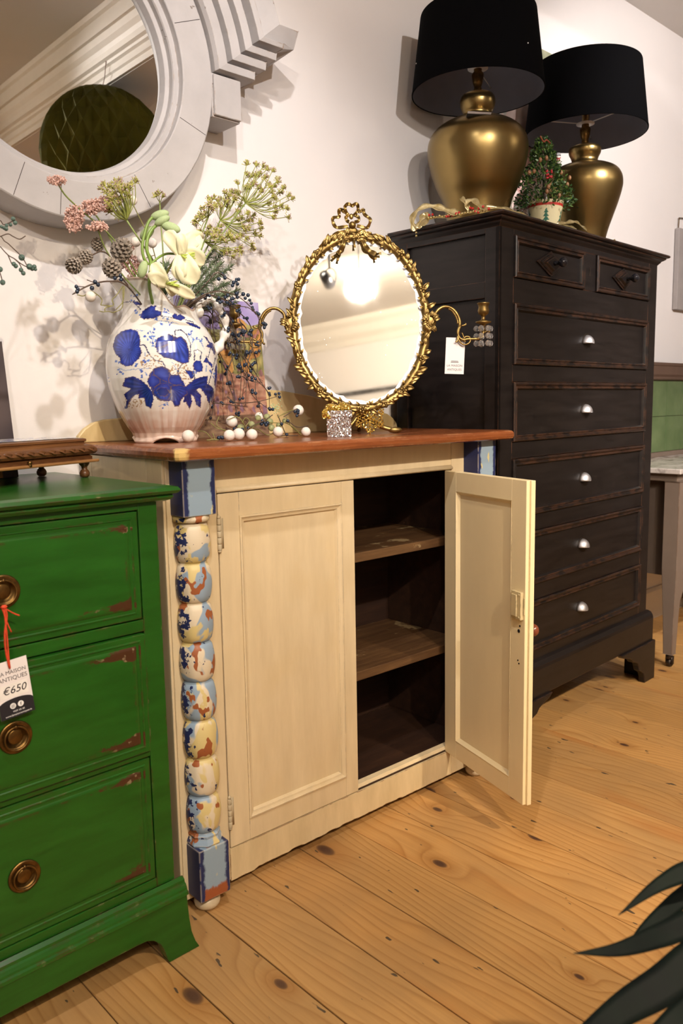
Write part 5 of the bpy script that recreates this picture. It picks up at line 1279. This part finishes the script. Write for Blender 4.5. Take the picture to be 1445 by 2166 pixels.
# candle arms
z6 = lambda L_, sg: [Vector((sg*p.x, p.y, p.z)) for p in (T(880+x*.12457, 620+y*.12457, -.012) for x, y in L_)]
CRY = Mat('crystal', (1,1,1), .02); CRY.set('Transmission Weight', .92); CRY.set('IOR', 1.5); CRY = CRY.m
for sg in (1, -1):
    ar = thing_part(om, 'candle_arm', (0,0,0), 0); S = lambda L_: z6(L_, sg)
    b = MB().tube(bez(S([(250,560),(310,440),(330,350),(420,275),(520,262),(620,310),(690,400),(725,500),(720,590),(690,680),(715,770),(780,810),(860,800),(960,800),(1060,790),(1120,720),(1135,620),(1130,520)]), 5), [.0042]*40+[.0032]*46, 10)
    b.tube(bez(S([(710,700),(700,800),(760,880),(840,890),(900,840),(890,770),(830,760),(790,800),(820,850)]), 5), .0022, 8)
    b.tube(bez(S([(745,570),(710,660),(690,760),(680,830),(650,840)]), 5), .0024, 8)
    for k in range(14):
        q = bez(S([(520,262),(620,310),(690,400),(725,500),(720,590)]), 5)[k+3]; b.ball(q+Vector((-sg*.005,0,-.002)), .003, 7, 5)
    for L_ in ([(760,580),(830,560),(820,540)], [(1140,700),(1200,670),(1240,690)], [(800,790),(760,690)]): b.tube(bez(S(L_), 4), .0022, 7)
    b.build('arm_scroll', GILT, ar, True)
    c = S([(1130,560)])[0]
    MB().lathe([(.004,-.020),(.006,-.012),(.004,-.004),(.0085,.000),(.0195,.004),(.020,.007),(.012,.0085),(.0055,.012),(.0045,.019),(.007,.023),(.013,.026),(.0145,.034),(.0125,.043),(.0150,.051),(.0165,.053),(.0150,.054),(.0120,.052),(.0115,.030)], c, 28, cap=False).build('candle_cup', GILT, ar, True)
    for (dx, dy) in ((.018,.0),(-.018,0),(.009,-.015),(-.009,-.015),(0,.018)):
        zz2 = c.z + .002
        for k in range(3):
            zc2 = zz2 - .013 - .0185*k
            MB().ball((c.x+dx, c.y+dy, zc2), .0082, 8, 4, (1,.55,1)).build('crystal_drop', CRY, ar)
# tag on the right candle arm
def text_mesh(s, size, mt, parent, loc, font_shear=0, sx=1.0, name='lettering', rot=(R(90),0,0), align='CENTER'):
    cu = bpy.data.curves.new(name, 'FONT'); cu.body = s; cu.size = size; cu.align_x = align; cu.align_y = 'CENTER'; cu.shear = font_shear; cu.resolution_u = 3; cu.extrude = .00008
    tmp = bpy.data.objects.new('tmp_text', cu); COL.objects.link(tmp); bpy.context.view_layer.update()
    me = bpy.data.meshes.new_from_object(tmp.evaluated_get(bpy.context.evaluated_depsgraph_get())); bpy.data.objects.remove(tmp); bpy.data.curves.remove(cu)
    me.materials.clear(); me.materials.append(mt); o = bpy.data.objects.new(name, me); COL.objects.link(o); o.parent = parent; o.location = loc; o.rotation_euler = rot; o.scale = (sx, 1, 1)
    return o
mw = Matrix.Rotation(R(-38.5), 4, 'Z'); tp_ = Vector((OC.x, OC.y, .9828)) + mw @ T(963, 716, -.004)
t = thing('mirror_price_tag', tp_, R(-43.5), 'plain white printed tag hanging from the right candle arm of the oval mirror', 'tag')
tc_ = thing_part(t, 'tag_card', (0,0,0), 0); tc_.rotation_euler = (0, R(2.5), 0)
MB().box(-.0245,.0245,-.0004,.0004,-.092,.0).build('card', CARD, tc_)
MB().box(-.009,.009,-.0008,-.0005,-.0600,-.0588).box(-.010,.010,-.0008,-.0005,-.0630,-.0616).build('printed_line', INK, tc_)
text_mesh('LA MAISON', .0078, GREYINK, tc_, (0,-.0007,-.071)); text_mesh('ANTIQUES', .0078, GREYINK, tc_, (0,-.0007,-.081))
MB().tube(bez([(0,-.001,-.004),(.006,-.003,.004),(.003,-.006,.012),(.010,-.003,.012)], 5), .0008, 5).build('tag_string', KNOBW, t, True)

# ---------------- glitter gift box and snowflake
def m_glit(name, c, a):
    m = Mat(name, c, .16, .85); v = m.n('ShaderNodeTexVoronoi'); m.link(m.co(), v.inputs['Vector']); v.inputs['Scale'].default_value = 420
    g = m.n('ShaderNodeNewGeometry'); sb = m.n('ShaderNodeVectorMath', operation='SUBTRACT'); m.link(v.outputs['Color'], sb.inputs[0]); sb.inputs[1].default_value = (.5,.5,.5)
    scl = m.n('ShaderNodeVectorMath', operation='SCALE'); m.link(sb.outputs[0], scl.inputs[0]); scl.inputs['Scale'].default_value = 1.5
    ad = m.n('ShaderNodeVectorMath', operation='ADD'); m.link(scl.outputs[0], ad.inputs[0]); m.link(g.outputs['Normal'], ad.inputs[1])
    nm = m.n('ShaderNodeVectorMath', operation='NORMALIZE'); m.link(ad.outputs[0], nm.inputs[0]); m.link(nm.outputs[0], m.b.inputs['Normal']); return m.m
SGLIT = m_glit('silver_glitter', (.80,.78,.78), 0); GGLIT = m_glit('gold_glitter_coarse', (.95,.66,.15), 0)
p = at_z(718, 924, ZT)
t = thing('gift_box', (p.x+.022, p.y+.024, ZT), R(-43), 'small silver glitter gift box with a gold bow, in front of the oval mirror foot', 'gift box')
bxm = MB().box(-.029,.029,-.029,.029,0,.048).build('box', SGLIT, t, bevel=.001); MB().box(-.031,.031,-.031,.031,.046,.062).build('lid', SGLIT, t, bevel=.001)
b = MB().ball((-.020,-.020,.070), .011, 16, 10, (1.2,.8,.8)).ball((.010,-.014,.071), .012, 16, 10, (1.1,.8,.9)).ball((-.005,-.018,.066), .008, 12, 8).ball((.022,-.010,.069), .008, 12, 8)
b.tube(bez([(-.028,-.026,.066),(-.031,-.033,.056),(-.026,-.034,.050),(-.022,-.033,.044)], 5), .004, 8).blade(bez([(-.03,-.02,.065),(-.036,-.032,.056),(-.033,-.034,.044)], 5), [.005]*11, (0,-1,0), .002).tube([(-.02,-.02,.066),(.02,-.01,.066)], .004, 8)
b.build('bow', GGLIT, t, True)
p = at_z(790, 918, ZT); p.z = ZT
t = thing('snowflake_ornament', (p.x, p.y+.012, ZT), R(-43), 'gold glitter snowflake ornament leaning on the foot of the oval mirror', 'ornament')
t.rotation_euler = (R(-9), 0, R(-43)); r0 = .040
b = MB(); cz = .0405
for k in range(6):
    a = R(60*k+30+60); u = Vector((math.cos(a), 0, math.sin(a))); w_ = Vector((-math.sin(a), 0, math.cos(a)))
    for yy in (-.002, .002):
        b.tube([Vector((0,yy,cz)), Vector((0,yy,cz))+u*r0], [.0019,.0014], 5)
        for f_, l_ in ((.25,.011),(.45,.016),(.65,.012),(.83,.007)):
            q = Vector((0,yy,cz))+u*r0*f_
            for s_ in (1,-1):
                e = q + (u*.65 + w_*s_).normalized()*l_; b.tube([q, e], .0013, 5); b.ball(e, .0020, 6, 4)
                m_ = q + (u*.65 + w_*s_).normalized()*l_*.55; b.tube([m_, m_+w_*s_*.005-u*.002], .0009, 4)
    b.ball(Vector((0,0,cz))+u*r0, .0028, 8, 6)
b.ball((0,0,cz), .006, 10, 8, (1,.6,1)); b.build('snowflake', GGLIT, t)
t.location.z = ZT + .0015

# ---------------- tag on the green chest
tg = thing('chest_price_tag', (.470, 1.2765, .7500), R(.5), 'white and black price tag reading 650 hanging by a red string from the green chest', 'tag')
def G(px, py, Y=1.270): return at_y(px, py, Y) - Vector((.470, 1.2765, .7500))
MB().tube(bez([G(5,1281), G(14,1300), G(10,1340), G(12,1375), G(20,1412)], 6), .0017, 7).tube(bez([G(3,1283), G(16,1320), G(24,1337)], 6), .0012, 6).tube(bez([G(12,1288), G(28,1297), G(41,1302)], 6), .0013, 6).tube(bez([G(8,1284), G(15,1350), G(18,1390), G(21,1414)], 6), .0014, 7).ball(G(8,1284), .0035, 8, 6, (1.6,1,1)).build('string', REDSTR, tg, True)
cpt = thing_part(tg, 'tag_card', G(19, 1397, 1.272), 0); cpt.rotation_euler = (0, R(-5.2), 0)
W_, H_ = .0275, .0945
MB().box(-W_, W_, 0, .0005, -H_, 0).build('card', CARD, cpt)
poly = [(-W_, -H_), (W_, -H_)] + [(W_*math.cos(math.pi*k/24), -.0655-.006+.0085*math.sin(math.pi*k/24)) for k in range(25)]
MB().prism(poly, -.0003, -.0001, 'y').build('black_band', INK, cpt)
MB().box(-W_+.004, W_-.005, -.0003, -.0001, -.0605, -.0385).build('price_label', WHITEPL, cpt)
text_mesh('LA MAISON', .0088, GREYINK, cpt, (.001,-.0003,-.0195), sx=1.0); text_mesh('ANTIQUES', .0098, GREYINK, cpt, (.001,-.0003,-.0300), sx=1.0)
text_mesh('\u20ac650', .0170, INK, cpt, (.0,-.0005,-.0495), .25, sx=1.05)
text_mesh('visit us at', .0050, WHITEINK, cpt, (.002,-.0005,-.0845)); text_mesh('www.lamaisonantiques.ie', .0042, WHITEINK, cpt, (.001,-.0005,-.0905))
for xo, kind_ in ((-.006, 'c'), (.0065, 'f')):
    MB().lathe([(.0048,-.0005),(0,-.0005)], (xo,0,-.0755), 24, axis='y', cap=False).lathe([(.0048,-.0001),(.0048,-.0005)], (xo,0,-.0755), 24, axis='y', cap=False).build('badge', WHITEINK, cpt)
    if kind_ == 'f': text_mesh('f', .0085, INK, cpt, (xo,-.0008,-.0757))
    else:
        b = MB(); s_ = .0024
        b.tube([(xo-s_,-.0007,-.0755-s_),(xo+s_,-.0007,-.0755-s_),(xo+s_,-.0007,-.0755+s_),(xo-s_,-.0007,-.0755+s_),(xo-s_,-.0007,-.0755-s_)], .0003, 4)
        b.tube([(xo+.0012*math.cos(a), -.0007, -.0755+.0012*math.sin(a)) for a in [math.pi*k/6 for k in range(13)]], .0003, 4); b.build('badge_mark', INK, cpt)

# ---------------- carved footed stand on the green chest
yaw = R(22)
st = thing('carved_stand', (.725, 1.575, .9195), yaw, 'carved dark oak footed stand with a blue and white tile top, on the green chest', 'stand')
SL, SD = .46, .145
def slab2(b, ix, iy, z0, z1): return b.box(-SL+ix, .030-ix, -.026+iy, SD-iy, z0, z1)
slab2(MB(), 0, 0, .0315, .0375).build('base_board', PALEWD, st, bevel=.002)
def molded(rows, name, mt):
    b = MB(); vs = []
    for (i_, z) in rows: vs += [(-SL+i_, -.026+i_, z), (.030-i_, -.026+i_, z), (.030-i_, SD-i_, z), (-SL+i_, SD-i_, z)]
    m_ = len(rows); fs = [(j*4+i, j*4+(i+1) % 4, j*4+4+(i+1) % 4, j*4+4+i) for j in range(m_-1) for i in range(4)] + [(3,2,1,0), tuple((m_-1)*4+q for q in range(4))]
    return b.add(vs, fs).build(name, mt, st)
molded([(.010,.0375),(.010,.043),(.014,.047)], 'lower_moulding', CARVED)
cb = molded([(.014,.047),(.006,.049),(.002,.054),(.003,.060),(.009,.066),(.020,.070)], 'carved_band', CARVED)
molded([(.020,.070),(.020,.073),(.017,.075),(.017,.079),(.022,.081)], 'upper_moulding', CARVED)
b = MB()
for k in range(17):
    x_ = .020 - k*.0265
    leaf3(b, Vector((x_, -.021, .054)), Vector((-.9,0,.25)), Vector((0,-1,.35)), .022, .0045, .1)
    leaf3(b, Vector((x_-.004, -.0165, .062)), Vector((-.8,0,-.45)), Vector((0,-1,.6)), .015, .003, .1)
    b.ball((x_-.012, -.0215, .056), .0028, 8, 5)
b.build('carved_leaves', CARVED, cb, True)
def tilef(u, v):
    n1 = nz(u*3, v, 9)
    return [.08,.12,.42] if n1 > .12 else [.66,.64,.58]
nx, ny = 150, 50; vs = [(-SL+.024+(SL+.030-.048)*i/nx, -.002+(SD-.024+.002)*j/ny, .0822) for j in range(ny+1) for i in range(nx+1)]
fs = [(j*(nx+1)+i, j*(nx+1)+i+1, (j+1)*(nx+1)+i+1, (j+1)*(nx+1)+i) for j in range(ny) for i in range(nx)]
o = MB().add(vs, fs).build('tile_top', vcol_mat('tile_glaze', .15, .5).m, st); set_cols(o, np.array([tilef(i/nx, j/ny) for j in range(ny+1) for i in range(nx+1)]))
for fx in (.008, -SL+.03):
    for fy in (-.004, SD-.03):
        MB().lathe([(.006,0),(.0095,.003),(.0105,.009),(.0085,.014),(.0055,.017),(.006,.022),(.010,.027),(.011,.0315)], (fx, fy, 0), 20).build('foot', CARVED, st, True)
MB().lathe([(.0035,0),(.0045,.002),(.003,.004),(.0045,.0065),(.0045,.009),(.0,.011)], (-.155,-.024,.0345), 14).build('brass_catch', DKBRASS, st, True)

# ---------------- beaded twig at the left edge
o_ = P3(-40, 600, 1.52)
t = thing('beaded_twig', o_, 0, 'dark twig with green glass beads coming in from the left edge of the photo', 'beaded twig')
Q = lambda px, py, Y=1.52: P3(px, py, Y) - o_
zl = lambda L_: [Q(x*.2771, 420+y*.2771) for x, y in L_]
b = MB()
root = [Q(-260,960,1.50), Q(-180,800), Q(-80,640)]
for L_ in ([(-40,320),(40,330),(100,380),(170,450),(210,520)], [(0,365),(60,430),(110,460),(180,510),(260,540)], [(-60,310),(0,290),(60,270),(100,290),(150,310),(195,285)], [(-40,210),(30,200),(80,180),(110,160)], [(-40,500),(0,570),(20,640)], [(60,430),(90,500)], [(110,460),(150,500),(170,550)]): 
    pts = zl(L_); b.tube(bez(([root[2]] if L_[0][0] < 0 else [])+pts, 6), .0010, 5)
b.tube(bez(root, 6), .002, 6)
b.build('twig', TWIG, t, True)
gd = Mat('teal_glass_bead', (.16,.26,.22), .1); gd.set('Transmission Weight', .6); bb = MB()
for (x, y, r_) in [(100,155,5),(115,185,5),(80,200,4),(45,230,5),(50,205,4),(165,450,7),(120,515,5),(105,500,5),(160,545,5),(178,570,5),(225,520,7),(262,520,5),(270,540,4),(245,535,5),(20,640,6),(0,540,6),(10,215,4),(30,225,4)]: bb.ball(zl([(x, y)])[0], r_*.00085, 10, 7)
tag(bb.build('beads', gd.m, t, True), kind='stuff')
vz = root[0] + o_
t2 = thing('stem_vase', (vz.x, vz.y, .9195), 0, 'plain dark vase out at the left holding the beaded twig', 'vase')
MB().lathe([(.03,0),(.035,.005),(.045,.04),(.04,.09),(.02,.12),(.022,vz.z-.9195+.02),(.018,vz.z-.9195+.02),(.016,.12),(.035,.085),(.03,.01),(0,.01)], seg=32, cap=False).build('vase_body', BLKGLOSS, t2, True)

# ---------------- washstand with green tiled back, far right
GREYP = m_worn('taupe_washstand_paint', (.17,.13,.105), (.10,.06,.04), er=.005, amt=.55, streak=(4,4,2))
ws = thing('washstand', (3.02, 1.37, 0), 0, 'taupe painted washstand with marble top and green tiled splashback beyond the black chest', 'washstand')
WW, WD = .98, .40
mb_ = Mat('grey_marble', (.5,.47,.45), .2); mb_.set('Base Color', mb_.ramp(mb_.noise(mb_.co(scale=(1,2,1)), 9.0, 6, .65, 1.2), [(.35, (.16,.13,.12)), (.5, (.50,.46,.44)), (.7, (.62,.58,.55))]))
MB().box(-.02, WW+.02, -.015, WD, .772, .792).build('marble_top', mb_.m, ws, bevel=.003)
MB().box(.0, WW, .006, WD, .742, .772).build('top_rail', GREYP, ws, bevel=.002)
MB().box(.05, WW-.05, .02, WD-.02, .36, .742).build('cupboard_box', GREYP, ws, bevel=.002)
MB().box(.05, WW-.05, .004, .02, .35, .372).box(.05, WW-.05, .004, .02, .60, .615).build('face_rail', GREYP, ws, bevel=.002)
for k in range(2):
    d = MB().box(.058+k*.435, .058+k*.435+.428, .008, .022, .620, .737).build('drawer', GREYP, ws, bevel=.002); MB().frame(.070+k*.435, .070+k*.435+.404, .632, .725, [(0,.0),(0,.002),(.004,.003),(.008,0)], y=.008).build('drawer_bead', GREYP, d)
    d = MB().box(.058+k*.435, .058+k*.435+.428, .008, .022, .376, .596).build('door', GREYP, ws, bevel=.002); MB().frame(.085+k*.435, .085+k*.435+.374, .40, .572, [(0,.0),(.004,-.006)], y=.008).build('door_moulding', GREYP, d)
    for zz2 in (.42, .54): MB().box(.052+k*.435*2, .060+k*.435*2, .003, .009, zz2-.015, zz2+.015).build('hinge', IRON, d)
MB().prism([(.05,.35),(WW-.05,.35),(WW-.05,.26),(WW-.09,.30),(WW-.16,.335),(.16,.335),(.09,.30),(.05,.24)], .006, .02, 'y').build('shaped_apron', GREYP, ws, bevel=.001)
for fx in (.022, WW-.022):
    for fy in (.022, WD-.03):
        b = MB(); rows = [(.030,.742),(.030,.40),(.022,.20),(.018,.055)]; vs = []
        for (hw, z) in rows: vs += [(fx-hw, fy-hw, z), (fx+hw, fy-hw, z), (fx+hw, fy+hw, z), (fx-hw, fy+hw, z)]
        fs = [(j*4+i, j*4+(i+1) % 4, j*4+4+(i+1) % 4, j*4+4+i) for j in range(3) for i in range(4)] + [(0,1,2,3),(15,14,13,12)]
        lg = b.add(vs, fs).build('leg', GREYP, ws, bevel=.002)
        MB().lathe([(.012,.055),(.014,.045),(.012,.038),(.009,.034)], (fx,fy,0), 16).lathe([(.0,-.009),(.014,-.009),(.0175,-.005),(.0175,.005),(.014,.009),(0,.009)], (fx+.010,fy,.018), 24, axis='y').box(fx-.004,fx+.016,fy-.013,fy-.010,.012,.045).box(fx-.004,fx+.016,fy+.010,fy+.013,.012,.045).build('castor', IRON, lg, True)
GTILE = Mat('green_glazed_tile', (.10,.19,.075), .15); GTILE.set('Base Color', GTILE.ramp(GTILE.noise(GTILE.co(), 6.0, 3), [(.3, (.075,.125,.05)), (.7, (.13,.185,.085))])); GTILE = GTILE.m
DKFR = m_worn('brown_splashback_frame', (.12,.075,.055), (.30,.20,.13), er=.004, amt=.4)
bk = thing_part(ws, 'splashback', (0, WD-.035, .792), 0)
MB().box(0, WW, .006, .030, 0, .42).build('backing', DKFR, bk)
MB().prism([(-.010,.350),(-.016,.355),(-.016,.365),(-.022,.375),(-.022,.412),(-.026,.416),(-.026,.428),(.030,.428),(.030,.350)], -.012, WW+.012, 'x').build('top_rail', DKFR, bk)
MB().box(0, WW, -.008, .006, 0, .022).build('bottom_rail', GREYP, bk, bevel=.002)
MB().box(0, .03, -.008, .006, .022, .35).build('side_rail', DKFR, bk); MB().box(WW-.03, WW, -.008, .006, .022, .35).build('side_rail', DKFR, bk)
tw_ = (WW-.06)/6
for i in range(6):
    for j in range(2):
        MB().box(.031+i*tw_+.0008, .031+(i+1)*tw_-.0020, -.002, .006, .023+j*.1635, .023+(j+1)*.1635-.0016).build('tile', GTILE, bk, bevel=.0015)
# grey canvas on the wall at the far right
t = thing('hanging_canvas', (3.98, YW-.003, 1.475), 0, 'grey canvas hung on the wall at the far right edge', 'picture')
GC = plain('grey_canvas', (.36,.33,.32), .7, var=.06); MB().box(-.18,.30,-.022,0,0,.37).build('canvas', GC, t, bevel=.002)
MB().tube([(-.155,-.004,.37),(-.155,-.006,.42),(-.10,-.006,.425),(.05,-.006,.43)], .0025, 6).build('hanging_wire', DKBRASS, t, True)

# ---------------- dark strap leaves, lower right, close to the viewer
DLEAF = Mat('dark_green_strap_leaf', (.010,.022,.016), .6, spec=.15); DLEAF.set('Base Color', DLEAF.ramp(DLEAF.noise(DLEAF.co(scale=(1,1,1)), 20.0, 3), [(.3, (.004,.007,.008)), (.7, (.006,.014,.011))])); DLEAF = DLEAF.m
def at_d(x, y, s): return CAM + cam_ray(x, y)*s
pr_ = Vector((1.28, .22, 0))
pl = thing('strap_leaf_plant', pr_, 0, 'dark green potted plant with long strap leaves at the lower right corner', 'plant')
MB().lathe([(.09,0),(.10,.01),(.13,.20),(.135,.205),(.135,.215),(.125,.215),(.118,.19),(0,.19)], seg=40).build('pot', plain('purple_pot', (.10,.012,.05), .4), pl, True)
nrm = (CAM - at_d(1400,2000,.85)).normalized()
for (pts, w_) in (([(1800,2000,.98),(1600,1850,.90),(1480,1840,.86),(1400,1868,.85),(1308,1936,.84)], .0120), ([(1750,2050,.98),(1560,1840,.92),(1470,1880,.90),(1400,1935,.89),(1350,1982,.88),(1342,1998,.88)], .0095),
                  ([(1780,2150,.96),(1620,1980,.88),(1500,1945,.84),(1400,1978,.82),(1310,2008,.80),(1213,2017,.79)], .0125), ([(1750,2250,.95),(1600,2060,.86),(1500,2015,.82),(1400,2085,.80),(1310,2140,.79),(1215,2215,.78),(1150,2290,.78)], .0175),
                  ([(1700,2300,.92),(1560,2160,.84),(1480,2130,.82),(1390,2190,.80),(1300,2260,.80)], .0150)):
    base = pr_ + Vector((rnd.uniform(-.03,.03), rnd.uniform(-.03,.03), .19))
    ps = bez([base - pr_] + [at_d(*q) - pr_ for q in pts], 7); n_ = len(ps)
    MB().blade(ps, [w_*min(1, .3+1.6*i/n_)*(1-max(0, (i/(n_-1)-.55)/.45)**1.5)+.0003 for i in range(n_)], nrm, .0010, .0).build('leaf', DLEAF, pl, True)
